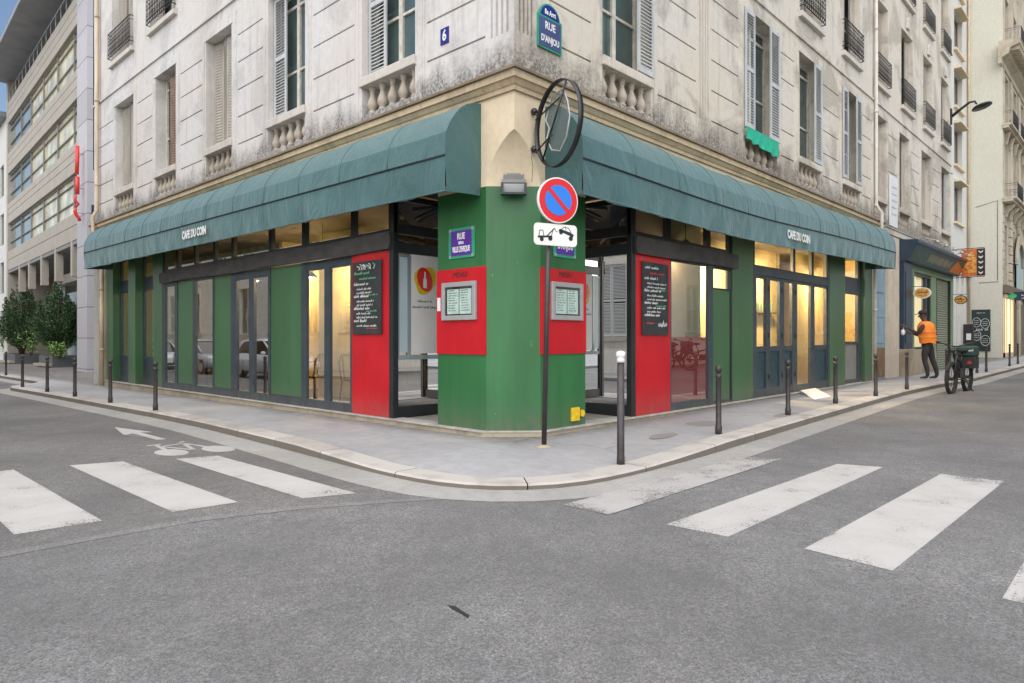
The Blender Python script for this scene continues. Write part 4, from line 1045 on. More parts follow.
# ring sign on two arms
t = thing('ring_sign', 'large black steel ring sign with a broken pale panel and a slanting rod', 'hanging sign')
va = Vector((-.33, -.944, 0)).normalized(); ctr = Vector((.37, -.02, 3.80)) + va * .54
na = Vector((va.y, -va.x, 0))
FRing = Frame((ctr.x, ctr.y), (va.x, va.y), (na.x, na.y), ctr.z)
mb = MB(); n = 48; vs = []
for k in range(n):
    a = 2 * PI * k / n
    for r, d in ((.508, -.032), (.508, .032), (.497, .032), (.497, -.032)): vs.append(FRing.p(r * math.cos(a), d, r * math.sin(a)))
mb.add(vs, [(4 * k + e, 4 * k + (e + 1) % 4, 4 * ((k + 1) % n) + (e + 1) % 4, 4 * ((k + 1) % n) + e) for k in range(n) for e in range(4)], True); mb.build('ring', M_STEEL, t)
poly = [(-.28, .10), (-.12, .34), (.12, .36), (.22, .18), (.27, .0), (.20, -.22), (.06, -.36), (-.14, -.30), (-.26, -.14), (-.20, -.02)]
mb = MB(); mb.fpoly(FRing, 0, .02, poly, -.01, .012); mb.build('panel', glass('ring_panel', (.78, .82, .81), .10, .4, .5), t)
mb = MB(); mb.tube([FRing.p(FRing.r * a, .0, .02 + b) for a, b in poly], .011, 5, closed=True); mb.build('panel_edge', M_ALU, t)
mb = MB()
mb.tube([FRing.p(FRing.r * -.33, .02, -.37), FRing.p(FRing.r * .22, .02, .44)], .013, 6); mb.tube([FRing.p(-FRing.r * .5, .02, .18), FRing.p(FRing.r * .16, .02, .30)], .010, 6)
mb.tube([FRing.p(-FRing.r * .48, .02, -.22), FRing.p(-FRing.r * .1, .02, -.10)], .010, 6); mb.build('rod', M_STEEL, t)
mb = MB()
for z in (.22, -.25):
    a = ctr + Vector((0, 0, z)) - va * .45; w0 = Vector((.33, -.005, 3.87 + z)); mb.tube([w0, a], .017, 6); mb.sphere(w0 + Vector((0, -.03, 0)), .045, 8)
mb.build('wall_arm', M_STEEL, t)
mb = MB(); mb.tube([(.33, -.01, 3.64), (.30, -.012, 3.52), (.33, -.012, 3.40), (.31, -.012, 3.21)], .004, 4); mb.build('cable', M_DARK, t)

# mirrored shop panel with its emblem, painted as sheets on the porch glazing
t = thing('emblem_reflection', 'painted reflection of a white panel with a yellow and red oval emblem and bottle in the porch glazing', 'painted reflection')
mb = MB(); mb.fbox(FPa, .345, 1.10, .003, .008, 1.02, 2.515); mb.build('reflection_sheet', M_WHITE2, t)
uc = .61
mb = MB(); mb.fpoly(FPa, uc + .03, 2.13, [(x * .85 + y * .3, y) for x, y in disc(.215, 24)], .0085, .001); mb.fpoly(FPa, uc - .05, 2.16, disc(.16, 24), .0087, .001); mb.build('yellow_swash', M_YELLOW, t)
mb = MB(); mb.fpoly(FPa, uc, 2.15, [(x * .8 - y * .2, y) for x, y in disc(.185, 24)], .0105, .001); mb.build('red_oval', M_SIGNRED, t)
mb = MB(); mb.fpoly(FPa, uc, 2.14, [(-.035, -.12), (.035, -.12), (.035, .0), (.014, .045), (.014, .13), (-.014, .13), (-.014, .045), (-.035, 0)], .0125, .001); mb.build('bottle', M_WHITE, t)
mb = MB(); rnd = random.Random(6); scrawl(mb, FPa, uc, 1.80, -.14, 0, .28, .04, .0085, .008, rnd); mb.build('reflected_lettering', M_MODFR, t); mb = MB(); scrawl(mb, FPa, uc, 1.71, -.24, 0, .5, .04, .0085, .008, rnd); mb.build('reflected_lettering', M_MODFR, t)
t = thing('blue_reflection', 'painted pale blue grey reflection in the porch glazing beside the emblem panel', 'painted reflection')  # blue grey part of the mirrored street, added as a sheet
mb = MB(); mb.fbox(FPa, .125, .275, .003, .008, 1.04, 2.46); mb.build('reflection_sheet', M_FROST, t)
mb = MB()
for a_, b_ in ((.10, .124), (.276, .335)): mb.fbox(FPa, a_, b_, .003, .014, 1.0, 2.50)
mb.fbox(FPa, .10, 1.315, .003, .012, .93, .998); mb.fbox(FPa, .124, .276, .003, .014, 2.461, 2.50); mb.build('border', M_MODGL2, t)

# ------------------------------------------------------------------ no parking sign on its pole
bx, by = -.12, -.58
t = thing('no_parking_sign', 'round no parking sign and tow away plate on a tall dark pole', 'traffic sign', (bx, by, gz(bx, by)))
top = Vector((bx, by, 0)) + Vector((.045, -.048, 0))
mb = MB(); mb.tube([(bx, by, gz(bx, by) - .05), (top.x, top.y, 3.04)], .030, 12); mb.build('pole', M_BOLL, t)
mb = MB(); mb.lathe((bx, by, gz(bx, by)), [(.10, .0), (.10, .006), (.05, .02), (.033, .03)], 14); mb.build('foot', M_PLINTH, t)
nd = Vector((-.7269, -.6868, 0)) * .90 + Vector((.6868, -.7269, 0)) * .43; nd.normalize()
rd = Vector((-nd.y, nd.x, 0))
def signframe(z, off=.045, side=.05):
    o = Vector((top.x, top.y, z)) + rd * side; return Frame((o.x, o.y), (rd.x, rd.y), (nd.x, nd.y), z)
f = signframe(2.83, .04, .075)
mb = MB(); mb.fpoly(f, 0, 0, disc(.262, 40), .035, .035); mb.build('sign_rim', M_WHITE, t, .004)
mb = MB(); mb.fpoly(f, 0, 0, disc(.247, 40), .0715, .002); d = mb.build('red_disc', M_SIGNRED, t)
mb = MB(); mb.fpoly(f, 0, 0, disc(.173, 36), .075, .0015); mb.build('blue_field', M_BLUE, d)
mb = MB(); c_, s_ = math.cos(-PI / 4), math.sin(-PI / 4); mb.fpoly(f, 0, 0, [(x * c_ - y * s_, x * s_ + y * c_) for x, y in ((-.178, -.024), (.178, -.024), (.178, .024), (-.178, .024))], .078, .0015); mb.build('red_bar', M_SIGNRED, d)
f = signframe(2.435, .04, .055)
mb = MB(); mb.fpoly(f, 0, 0, rrect(.56, .25, .045), .035, .018); pl_ = mb.build('tow_plate', M_WHITE2, t, .003)
mb = MB(); D = .0535
def pt(pts, w=.012): ribbon(mb, f, 0, 0, pts, D, w)
def bl(pts): mb.fpoly(f, 0, 0, pts, D, .0008)
for x, y, r in ((-.185, -.058, .026), (-.075, -.045, .028), (.065, .035, .026), (.195, -.03, .028)): bl([(x + a, y + b) for a, b in disc(r, 14)])
bl([(-.235, -.045), (-.05, -.03), (-.05, -.01), (-.235, -.02)]); pt([(-.22, -.02), (-.215, .04), (-.17, .045), (-.16, -.02)], .009)
pt([(-.12, -.02), (-.02, .075)], .014); pt([(-.02, .075), (.0, .04), (.02, .035)], .008); pt([(-.06, -.01), (-.04, .05)], .008)
bl([(.03, .05), (.225, -.015), (.235, .015), (.19, .04), (.05, .075)]); pt([(.07, .07), (.115, .10), (.165, .085), (.20, .04)], .009); pt([(.13, .06), (.125, .095)], .007)
mb.build('tow_truck_pictogram', M_DARK, pl_)
mb = MB()
for z in (2.39, 2.48, 2.74, 2.92): mb.tube([(top.x, top.y, z), (top.x, top.y, z + .03)], .036, 10)
mb.build('clamp', M_ALU, t)

# ------------------------------------------------------------------ bollards
def bollard(name, label):
    t = thing(name, label, 'bollard')
    mb = MB(); mb.lathe((0, 0, 0), [(.044, -.05), (.044, .10), (.036, .115), (.034, .72), (.040, .735), (.040, .755), (.030, .765), (.028, .785)], 16); mb.build('post', M_BOLL, t)
    mb = MB(); mb.lathe((0, 0, 0), [(.018, .783), (.036, .80), (.044, .83), (.041, .858), (.025, .878), (0, .884)], 16); mb.build('ball_top', M_BOLL, t)
    return t
RB = [(2.14, -1.60, 'dark ball topped bollard between the red tinted window and the zebra crossing'), (4.81, -1.45, 'dark ball topped bollard in front of the folding cafe doors'), (7.18, -1.40, 'dark ball topped bollard at the white door ramp, in front of the green pilaster'), (9.31, -1.50, 'dark ball topped bollard in front of the pale blue house door'), (11.61, -1.53, 'dark ball topped bollard just before the man in the orange vest'),
      (15.3, -1.62, 'dark ball topped bollard hidden behind the parked delivery bike'), (20.63, -1.46, 'first dark bollard past the delivery bike, below the tall blackboard'), (21.52, -1.58, 'second dark bollard past the delivery bike, at the blackboard edge'), (27.16, -1.51, 'dark bollard before the lit shop under the ornate building'), (29.94, -1.45, 'farthest dark bollard on the street with the orange vested man')]
LB = [(-1.58, 7.34, 'dark ball topped bollard nearest the bike lane mark'), (-1.63, 9.69, 'dark ball topped bollard in front of the cafe drainpipe'), (-1.67, 12.05, 'dark ball topped bollard in front of the grey granite pier'), (-1.72, 14.25, 'dark ball topped bollard in front of the larger yew'), (-1.71, 16.95, 'dark ball topped bollard at the end of the pavement bulge'), (-.60, 25.4, 'dark ball topped bollard beyond the parking bay at the far yew')]
b0 = bollard('bollard', LB[0][2]); b0['group'] = 'bollards along the kerbs'
for i, (x, y, lab) in enumerate(LB + RB):
    if i == 0: b0.location = (x, y, gz(x, y))
    else: dup(b0, (x, y, gz(x, y)), 0, lab)
wx, wy = -.23, -1.71
t = thing('white_topped_post', 'tall dark post with a white cap beside the kerb corner', 'bollard', (wx, wy, gz(wx, wy)))
z = gz(wx, wy)
mb = MB(); mb.lathe((wx, wy, z), [(.042, -.05), (.042, .02), (.039, .04), (.036, 1.0)], 16); mb.build('post', M_BOLL, t)
mb = MB(); mb.lathe((wx, wy, z), [(.040, .998), (.041, 1.03), (.033, 1.045), (.046, 1.06), (.049, 1.085), (.042, 1.105), (.02, 1.115), (0, 1.117)], 16); mb.build('cap', M_WHITE, t)

# small things at the cafe
t = thing('door_ramp', 'white board ramp lying at the glass cafe door', 'ramp')
mb = MB(); mb.add([(9.05, -.07, gz(9, 0) + .07), (9.95, -.07, gz(10, 0) + .07), (8.72, -.82, gz(8.7, -.8) + .006), (7.75, -.82, gz(7.7, -.8) + .006), (9.05, -.07, gz(9, 0) + .01), (9.95, -.07, gz(10, 0) + .01), (8.72, -.82, gz(8.7, -.8) - .005), (7.75, -.82, gz(7.7, -.8) - .005)], [(0, 1, 2, 3), (4, 5, 6, 7), (0, 1, 5, 4), (1, 2, 6, 5), (2, 3, 7, 6), (3, 0, 4, 7)]); mb.build('board', M_WHITE2, t)
t = thing('green_net', 'bright green mesh hung over a stone window balustrade', 'net')
mb = MB(); vs = []; rnd = random.Random(4)
for i in range(25):
    u = 6.28 + (7.80 - 6.28) * i / 24
    for j in range(5):
        zt = 5.26 - .0 * u; s = j / 4; low = 5.02 - .10 * (i / 24) + .02 * math.sin(i * .9)
        vs.append(FR.p(u, .075 + .02 * math.sin(i * 1.3 + j) * s + .02, zt + (low - zt) * s))
mb.add(vs, [(i * 5 + j, i * 5 + j + 1, i * 5 + 6 + j, i * 5 + 5 + j) for i in range(24) for j in range(4)], True); mb.build('cloth', M_NET, t)
t = thing('wall_banner', 'tall narrow white panel fixed to the stone wall above the navy shop', 'banner')
mb = MB(); mb.fbox(FR, 16.05, 16.85, .02, .06, 4.55, 6.05); mb.build('panel', M_WHITE, t, .005)
mb = MB(); rnd = random.Random(2)
for k in range(5): scrawl(mb, FR, 16.45, 5.7 - k * .2, -.25, 0, .5, .06, .0615, .008, rnd)
mb.build('print', M_ALU, t)

# bottles on a shelf behind the glass door
t = thing('wall_shelf', 'dark wooden wall shelf of bottles behind the glass cafe door', 'shelf')
mb = MB(); mb.box(8.75, 10.9, 1.17, 1.345, 1.86, 1.89); mb.build('board', M_WOOD, t)
bt = None; rnd = random.Random(12)
for k in range(11):
    x = 8.9 + .18 * k
    if bt is None:
        mb = MB(); mb.lathe((0, 0, 0), [(.036, 0), (.038, .01), (.038, .19), (.015, .24), (.013, .30), (0, .30)], 12); bt = mb.build('bottle', M_SHOPG, None); tag(bt, 'bottle standing on the wooden shelf behind the glass door', 'bottle', 'bottles on the cafe shelf'); o = bt
    else: o = bt.copy(); COL.objects.link(o)
    o.location = (x, 1.26, 1.89)
# ------------------------------------------------------------------ cafe furniture and lamps seen through the glass
def table(name, label):
    t = thing(name, label, 'table', group='cafe tables')
    mb = MB(); mb.lathe((0, 0, 0), [(.0, .70), (.30, .70), (.31, .715), (.30, .73), (0, .73)], 20); mb.build('top', M_WOOD, t)
    mb = MB(); mb.lathe((0, 0, 0), [(.20, 0), (.20, .015), (.03, .04), (.025, .70)], 14); mb.build('stem', M_IRON, t); return t
def chair(name, label):
    t = thing(name, label, 'chair', group='cafe chairs')
    mb = MB(); mb.lathe((0, 0, 0), [(0, .43), (.19, .43), (.20, .445), (.19, .46), (0, .46)], 16); mb.build('seat', M_WOOD, t)
    for sx in (-1, 1):
        mb = MB(); mb.tube([(.15 * sx, .15, .43), (.18 * sx, .18, 0)], .014, 6); mb.build('leg', M_WOOD, t)
        mb = MB(); mb.tube([(.15 * sx, -.15, .43), (.18 * sx, -.2, 0)], .014, 6); mb.build('leg', M_WOOD, t)
    mb = MB(); mb.tube([(-.16, -.16, .43), (-.17, -.22, .75), (-.10, -.25, .88), (.10, -.25, .88), (.17, -.22, .75), (.16, -.16, .43)], .013, 6); mb.tube([(-.09, -.17, .44), (-.08, -.25, .85), (.08, -.25, .85), (.09, -.17, .44)], .009, 6); mb.build('backrest', M_WOOD, t); return t
tl = [(.85, 4.0), (.85, 6.6), (.9, 9.2), (.8, 10.9), (3.0, 5.5)]
t0 = table('bistro_table', 'round bistro table behind the window next to the red panel')
lab_t = ['', 'round bistro table behind the second pair of windows', 'round bistro table behind the narrow single window', 'round bistro table behind the window next to the pilaster', 'round bistro table deep inside the cafe']
for i, (x, y) in enumerate(tl):
    if i == 0: t0.location = (x, y, .07)
    else: dup(t0, (x, y, .07), 0, lab_t[i])
c0 = chair('bistro_chair', 'bentwood chair behind the window next to the red panel'); c0.location = (.8, 4.65, .07); c0.rotation_euler = (0, 0, PI)
dup(c0, (.8, 6.0, .07), .2, 'bentwood chair behind the green panel between two window pairs'); dup(c0, (.8, 7.25, .07), PI, 'bentwood chair behind the second pair of windows'); dup(c0, (.85, 9.85, .07), PI - .3, 'bentwood chair behind the narrow single window'); dup(c0, (2.9, 6.2, .07), PI, 'bentwood chair deep inside the cafe')
t = thing('bar_stool', 'teal metal stool behind the window beside the red panel', 'stool')
mb = MB(); mb.lathe((.55, 3.62, .07), [(0, .62), (.16, .62), (.165, .635), (.16, .65), (0, .65)], 16); mb.build('seat', M_TEALCH, t)
for a, b in ((-1, -1), (-1, 1), (1, -1), (1, 1)):
    mb = MB(); mb.tube([(.55 + .1 * a, 3.62 + .1 * b, .69), (.55 + .17 * a, 3.62 + .17 * b, .07)], .014, 6); mb.build('leg', M_TEALCH, t)
def lamp(x, y, z, label, power):
    t = thing('pendant_lamp', label, 'lamp', (x, y, 3.42), 'lit pendant lamps inside the cafe')
    mb = MB(); mb.tube([(x, y, 3.42), (x, y, z + .12)], .006, 5); mb.build('cord', M_DARK, t)
    mb = MB(); mb.lathe((x, y, z), [(.03, .14), (.05, .12), (.16, .0)], 20); mb.build('shade', M_STEEL, t)
    mb = MB(); mb.sphere((x, y, z + .02), .055, 12); mb.build('bulb', M_BULB, t)
    l = bpy.data.lights.new('lamp_light', 'POINT'); l.energy = power * 4.2; l.color = (1, .72, .38); l.shadow_soft_size = .08
    o = bpy.data.objects.new('lamp_light', l); COL.objects.link(o); o.location = (x, y, z - .08)
LAMPS = [(.8, 5.7, 2.6, 'pendant lamp behind the window beside the red panel', 48), (1.9, 8.0, 2.6, 'pendant lamp behind the second window pair', 48), (1.4, 9.6, 2.6, 'pendant lamp behind the narrow window', 7), (1.3, 12.9, 2.6, 'pendant lamp behind the far recessed windows', 9),
         (7.5, .80, 2.75, 'pendant lamp behind the folding door leaves', 95), (9.8, .75, 2.75, 'pendant lamp behind the glass cafe door', 48), (12.7, .55, 2.75, 'pendant lamp behind the window before the blue door', 32), (4.5, 2.2, 2.9, 'pendant lamp behind the tinted window partition', 40), (4.75, .32, 2.85, 'added pendant lamp brightening the partition behind the red tinted window', 5)]  # last lamp is added to brighten the display partition
for a in LAMPS: lamp(*a)

# ------------------------------------------------------------------ navy shopfront with the roller shutter
S = thing('shopfront', 'navy and sage shopfront with a lowered roller shutter and a slanting sign board', 'shopfront')
mb = MB(); mb.fbox(FR, 17.102, 24.56, -.5, -.12, -.2, 4.29); mb.build('backing_wall', M_DARK, S)
mb = MB(); mb.fbox(FR, 17.15, 18.15, -.11, .16, .92, 3.9); mb.fbox(FR, 17.30, 18.0, .16, .175, 1.1, 3.3); mb.build('navy_pilaster', M_NAVY, S, .008)
mb = MB(); mb.fbox(FR, 17.12, 18.30, -.11, .19, -.2, .915); mb.fbox(FR, 18.30, 21.90, -.11, .06, -.2, .88); mb.build('stone_base', M_PLINTH, S, .01)
mb = MB(); mb.fbox(FR, 18.16, 18.72, -.11, .08, .92, 3.6); mb.fbox(FR, 24.15, 24.55, -.11, .08, -.1, 3.6); mb.fbox(FR, 18.72, 24.15, -.11, .07, 3.40, 3.6); mb.build('sage_post', M_SHOPG, S, .006)
f = sash(S, 'shop_window', FR, [(18.722, 18.80), (20.45, 20.60), (21.02, 21.10)], [(.885, .96), (3.30, 3.398)], -.06, .03, M_DARK, M_GLASSL)
mb = MB(); mb.fbox(FR, 18.80, 20.45, -.115, -.10, .95, 3.3); mb.build('lit_interior', emission('shop_glow', (1.0, .74, .36), .75), S)
mb = MB(); mb.fbox(FR, 21.12, 21.90, -.11, .05, .885, 3.398); mb.build('narrow_panel', M_SHOPG, S)
mb = MB(); nu = 40
for k in range(nu):
    z0 = .02 + (3.39 - .02) * k / nu; z1 = z0 + (3.37) / nu
    mb.add([FR.p(21.98, -.03, z0), FR.p(24.10, -.03, z0), FR.p(24.10, -.005, (z0 + z1) / 2), FR.p(21.98, -.005, (z0 + z1) / 2), FR.p(24.10, -.03, z1), FR.p(21.98, -.03, z1)], [(0, 1, 2, 3), (3, 2, 4, 5)])
mb.build('roller_shutter', M_ROLL, S, weld=True)
mb = MB(); mb.fbox(FR, 21.902, 21.978, -.11, .06, -.1, 3.398); mb.fbox(FR, 24.102, 24.148, -.11, .06, -.1, 3.398); mb.build('shutter_rail', M_DARK, S)
mb = MB(); pf = [(0, 3.602), (.26, 3.602), (.50, 4.10), (.55, 4.12), (.55, 4.22), (0, 4.27)]; n = len(pf)
mb.add([FR.p(u, d, z) for u in (17.10, 24.58) for d, z in pf], [tuple(range(n)), tuple(range(n, 2 * n))] + [(i, (i + 1) % n, n + (i + 1) % n, n + i) for i in range(n)]); sg = mb.build('sign_box', M_NAVY, S, .006)
def slope(u, t, e=.003): return FR.p(u, .26 + .24 * t + e, 3.602 + .498 * t - e * .4)
mb = MB(); mb.add([slope(u, t) for u, t in ((17.25, .08), (24.45, .08), (24.45, .92), (17.25, .92))], [(0, 1, 2, 3)]); mb.build('sign_face', M_SIGNG, sg)
mb = MB(); mb.add([slope(u, t, .006) for u, t in ((22.6, .10), (24.4, .10), (24.4, .5), (23.2, .9), (22.9, .6))], [(0, 1, 2, 3, 4)]); mb.build('sign_picture', M_ORANGE, sg)
mb = MB(); rnd = random.Random(3); u = 19.2
while u < 22.5:                                                             # worn decorative lettering, not readable in the photo
    a = rnd.uniform(.12, .3); pts = [(u, .25), (u + a * .3, .78), (u + a * .6, .28), (u + a, .72)]
    for (a0, t0), (a1, t1) in zip(pts, pts[1:]): mb.add([slope(a0, t0, .006), slope(a0 + .05, t0, .006), slope(a1 + .05, t1, .006), slope(a1, t1, .006)], [(0, 1, 2, 3)])
    u += a + .08
mb.build('sign_lettering', M_GOLD, sg)
for k in range(5):
    u = 18.6 + 1.25 * k; mb = MB(); mb.tube([FR.p(u, .1, 4.26), FR.p(u, .45, 4.40), FR.p(u, .72, 4.33)], .014, 5); q = FR.p(u, .74, 4.24); mb.lathe(q, [(.02, .09), (.05, .06), (.085, .0)], 12); mb.build('sign_lamp', M_ALU, S)
def ovalsign(x, ya, yb, za, zb, label, m1, m2, seed):
    t = thing('oval_sign', label, 'hanging sign'); fr = Frame((x, 0), (0, 1), (-1, 0)); uc, zc = (ya + yb) / 2, (za + zb) / 2; rx, rz = abs(ya - yb) / 2, abs(zb - za) / 2
    mb = MB(); mb.fpoly(fr, uc, zc, disc(rz, 28, rx), -.02, .04); mb.build('panel', m1, t, .004)
    mb = MB(); mb.fpoly(fr, uc, zc, disc(rz * .82, 28, rx * .85), .0205, .003); mb.build('field', m2, t)
    mb = MB(); rnd = random.Random(seed); scrawl(mb, fr, uc, zc, -rx * .6, -.01, rx * 1.2, rz * .5, .025, .012, rnd); scrawl(mb, fr, uc, zc, -rx * .45, -rz * .5, rx * .9, rz * .3, .025, .007, rnd); mb.build('lettering', M_DARK if m2 is not M_NAVY else M_GOLD, t)
    mb = MB(); mb.tube([fr.p(0, 0, zb + .03), fr.p(min(ya, yb), 0, zb + .03)], .01, 5); mb.tube([fr.p(uc, 0, zb + .03), fr.p(uc, 0, zb - .01)], .008, 5); mb.build('bracket', M_IRON, t)
ovalsign(18.5, -.10, -.60, 2.50, 2.86, 'cream oval hanging sign beside the lit shop window', M_WHITE2, M_ORANGE2, 5)
ovalsign(24.75, -.08, -.50, 2.55, 2.90, 'dark oval hanging sign at the far end of the roller shutter', M_NAVY, M_ORANGE2, 6)
t = thing('picture_sign', 'orange printed hanging sign with a black border of white arrows', 'hanging sign'); fh = Frame((24.42, 0), (0, 1), (-1, 0))
mb = MB(); mb.fbox(fh, -.37, -1.12, -.03, .03, 3.58, 4.60); mb.build('panel', M_ORANGE, t, .005)
mb = MB(); mb.fbox(fh, -.86, -1.115, .031, .034, 3.585, 4.595); p = mb.build('border', M_DARK, t)
for k in range(5):
    mb = MB(); mb.fpoly(fh, -.985, 3.70 + .195 * k, [(-.07, .05), (0, .0), (.07, .05), (.07, .0), (0, -.06), (-.07, .0)], .035, .002); mb.build('arrow', M_WHITE, p)
mb = MB(); rnd = random.Random(8)
for k in range(26):
    x, z = rnd.uniform(-.80, -.42), rnd.uniform(3.64, 4.5); mb.fpoly(fh, x, z, disc(rnd.uniform(.03, .075), 9, rnd.uniform(.04, .09)), .031 + .0004 * k, .001)
mb.build('print', M_ORANGE2, t)
mb = MB(); mb.tube([fh.p(0, 0, 4.63), fh.p(-1.1, 0, 4.63)], .014, 5); mb.build('bracket', M_IRON, t); mb = MB(); mb.tube([fh.p(0, 0, 3.55), fh.p(-1.1, 0, 3.55)], .012, 5); mb.build('bracket', M_IRON, t)
t = thing('street_lamp', 'black curved arm street lamp fixed to the end of the stone facade', 'street lamp')
mb = MB(); mb.fbox(FR, 24.40, 24.55, .0, .05, 9.45, 10.05); mb.build('wall_plate', M_IRON, t)
mb = MB(); mb.tube([(24.48, -.04, 9.75), (24.48, -.35, 9.98), (24.48, -.62, 10.16), (24.48, -.78, 10.16), (24.48, -.84, 10.04)], [.06, .05, .045, .04, .03], 8); mb.build('arm', M_IRON, t)
mb = MB(); mb.add([], []); c = Vector((24.48, -1.0, 9.93)); q = MB(); q.lathe((0, 0, 0), [(0, .10), (.10, .09), (.30, .02), (.34, -.03), (.32, -.05), (0, -.06)], 24)
R_ = Matrix.Rotation(math.radians(-16), 3, 'X'); q.v = [tuple(R_ @ Vector(v) + c) for v in q.v]; q.build('lamp_head', M_STEEL, t)

# ------------------------------------------------------------------ neighbours on the street with the vested man
W_ = thing('white_apartment_building', 'narrow white rendered building set back beyond the stone facade', 'building')
FW = Frame((24.6, 1.9), (1, 0), (0, -1))
wz = [(7.35, 9.4), (10.35, 12.45), (13.4, 15.3), (16.4, 18.4), (19.5, 21.5)]; us = [0, 14.38]; zs = [-.3, 23.5]
ww = [(3.4, 5.4), (7.0, 9.0), (11.0, 13.0)]
for a, b in ww: us += [a, b]
for a, b in wz: zs += [a, b]
relief(FW, us, zs, lambda u, z: -.28 if any(a < u < b for a, b in ww) and any(c < z < d for c, d in wz) else 0, M_OFFW, 'wall', W_)
for a, b in ww:
    for c, d in wz:
        mb = MB(); mb.fbox(FW, a, a + .12, -.27, -.2, c, d); mb.fbox(FW, b - .12, b, -.27, -.2, c, d); mb.fbox(FW, (a + b) / 2 - .05, (a + b) / 2 + .05, -.27, -.2, c, d); mb.fbox(FW, a + .12, b - .12, -.268, -.205, d - .1, d); w = mb.build('window', M_SHUTB, W_)
        mb = MB(); mb.fquad(FW, a + .1, b - .1, -.24, c, d); mb.build('pane', M_UPGLASS, w)
        mb = MB(); mb.fbox(FW, a - .15, b + .15, -.02, .14, c - .12, c - .01); mb.build('window_sill', M_CREAM, W_)
        mb = MB(); mb.add([FW.p(a - .05, 0, d + .02), FW.p(b + .05, 0, d + .02), FW.p(b + .05, .32, d + .02), FW.p(a - .05, .32, d + .02), FW.p(a - .05, 0, d + .16), FW.p(b + .05, 0, d + .16), FW.p(b + .05, .32, d + .08), FW.p(a - .05, .32, d + .08)], [(0, 1, 2, 3), (4, 5, 6, 7), (0, 1, 5, 4), (1, 2, 6, 5), (2, 3, 7, 6), (3, 0, 4, 7)]); mb.build('window_hood', M_CREAM, W_)
mb = MB()
for u in (9.2, 10.3, 11.6, 12.9): mb.fbox(FW, u, u + .5, 0, .12, -.2, 4.6)
mb.fbox(FW, 0, 14.38, 0, .2, 4.62, 4.9); mb.build('pilaster', M_OFFW, W_, .01)
mb = MB(); mb.fbox(FW, 0, 14.38, -6, 0, 23.5, 23.9); mb.build('roof', M_ZINC, W_)
mb = MB(); mb.tube([(38.9, 1.80, .1), (38.9, 1.80, 23)], .06, 8); mb.build('drainpipe', M_PIPE, W_)

O_ = thing('ornate_building', 'ornate pale stone apartment building with balconies, an arch and a blank gable wall', 'building')
FO = Frame((39, .4), (1, 0), (0, -1)); FG = Frame((39, 0), (0, 1), (-1, 0))
mb = MB(); mb.add([(39, .275, -.2), (39, 12, -.2), (39, 12, 24), (39, .275, 24)], [(0, 1, 2, 3)]); mb.build('gable_wall', M_PALE, O_)
mb = MB(); mb.tube([FG.p(1.35, .015, 4.3), FG.p(.45, .015, 4.32)], .012, 5); mb.tube([FG.p(1.5, .015, 8.5), FG.p(.5, .015, 8.75), FG.p(.5, .015, 4.4)], .014, 5); mb.build('wall_cable', M_HAUSSD, O_)
win = [(1.2, 2.4), (4.3, 5.5), (7.4, 8.6), (10.5, 11.7), (13.6, 14.8), (16.7, 17.9)]
us = [0, 21]; zs = [-.2, 24]
for a, b in win: us += [a, b, a - .3, b + .3, a - .5, b + .5]
zs += [3.7, 4.6, 8.2, 9.3, 12.4, 13.2, 17.3, 20.2]
for k in range(16): zs += [.5 + .5 * k, .56 + .5 * k]
def od(u, z):
    for a, b in win:
        if a < u < b and (9.3 < z < 12.4 or 13.2 < z < 15.8 or 17.3 < z < 20.2 or 4.6 < z < 7.6): return -.35
        if a - .3 < u < b + .3 and z > 9.3: return .08
        if a - .5 < u < b + .5 and z > 3.7: return .0
    if z < 8.4 and any(.5 + .5 * k < z < .56 + .5 * k for k in range(16)): return .02
    return .12
zs += [7.6, 15.8]
relief(FO, us, zs, od, M_HAUSS, 'wall', O_)
for a, b in win:
    for c, d in ((4.6, 7.6), (9.3, 12.4), (13.2, 15.8), (17.3, 20.2)):
        m = (a + b) / 2; mb = MB()
        for x0, x1 in ((a, a + .08), (m - .05, m + .05), (b - .08, b)): mb.fbox(FO, x0, x1, -.34, -.26, c, d)
        mb.fbox(FO, a + .08, m - .05, -.335, -.265, d - .6, d - .52); mb.fbox(FO, m + .05, b - .08, -.335, -.265, d - .6, d - .52)
        w = mb.build('window', M_CASE, O_); mb = MB(); mb.fquad(FO, a, b, -.30, c, d); mb.build('pane', M_UPGLASS, w)
for z0, dep_ in ((8.75, .75), (12.75, .55)):
    mb = MB(); mb.fbox(FO, -.05, 20, .1, dep_, z0, z0 + .12); mb.fbox(FO, -.05, 20, .1, dep_ - .15, z0 - .12, z0 - .002); mb.build('balcony_slab', M_HAUSS, O_, .02)
    for a, b in win:
        for u in (a - .25, b + .05):
            mb = MB(); mb.add([FO.p(u + e, d, z) for e in (0, .22) for d, z in ((.1, z0 - .13), (dep_ - .2, z0 - .13), (dep_ - .25, z0 - .3), (.25, z0 - .55), (.2, z0 - .8), (.1, z0 - .85))], [tuple(range(6)), tuple(range(6, 12))] + [(i, (i + 1) % 6, 6 + (i + 1) % 6, 6 + i) for i in range(6)]); mb.build('corbel', M_HAUSS, O_, .02)
    for a, b in win: railing(FO, a - .45, b + .45, z0 + .14, z0 + .98, O_, dep_ - .06)
mb = MB(); n = 0
pf = [(0, 16.0), (.15, 16.0), (.15, 16.3), (.45, 16.45), (.55, 16.75), (.95, 16.85), (.95, 17.05), (1.0, 17.1), (0, 17.2)]; n = len(pf)
mb.add([FO.p(u, d, z) for u in (-.6, 21) for d, z in pf], [tuple(range(n)), tuple(range(n, 2 * n))] + [(i, (i + 1) % n, n + (i + 1) % n, n + i) for i in range(n)]); mb.build('cornice', M_HAUSS, O_)
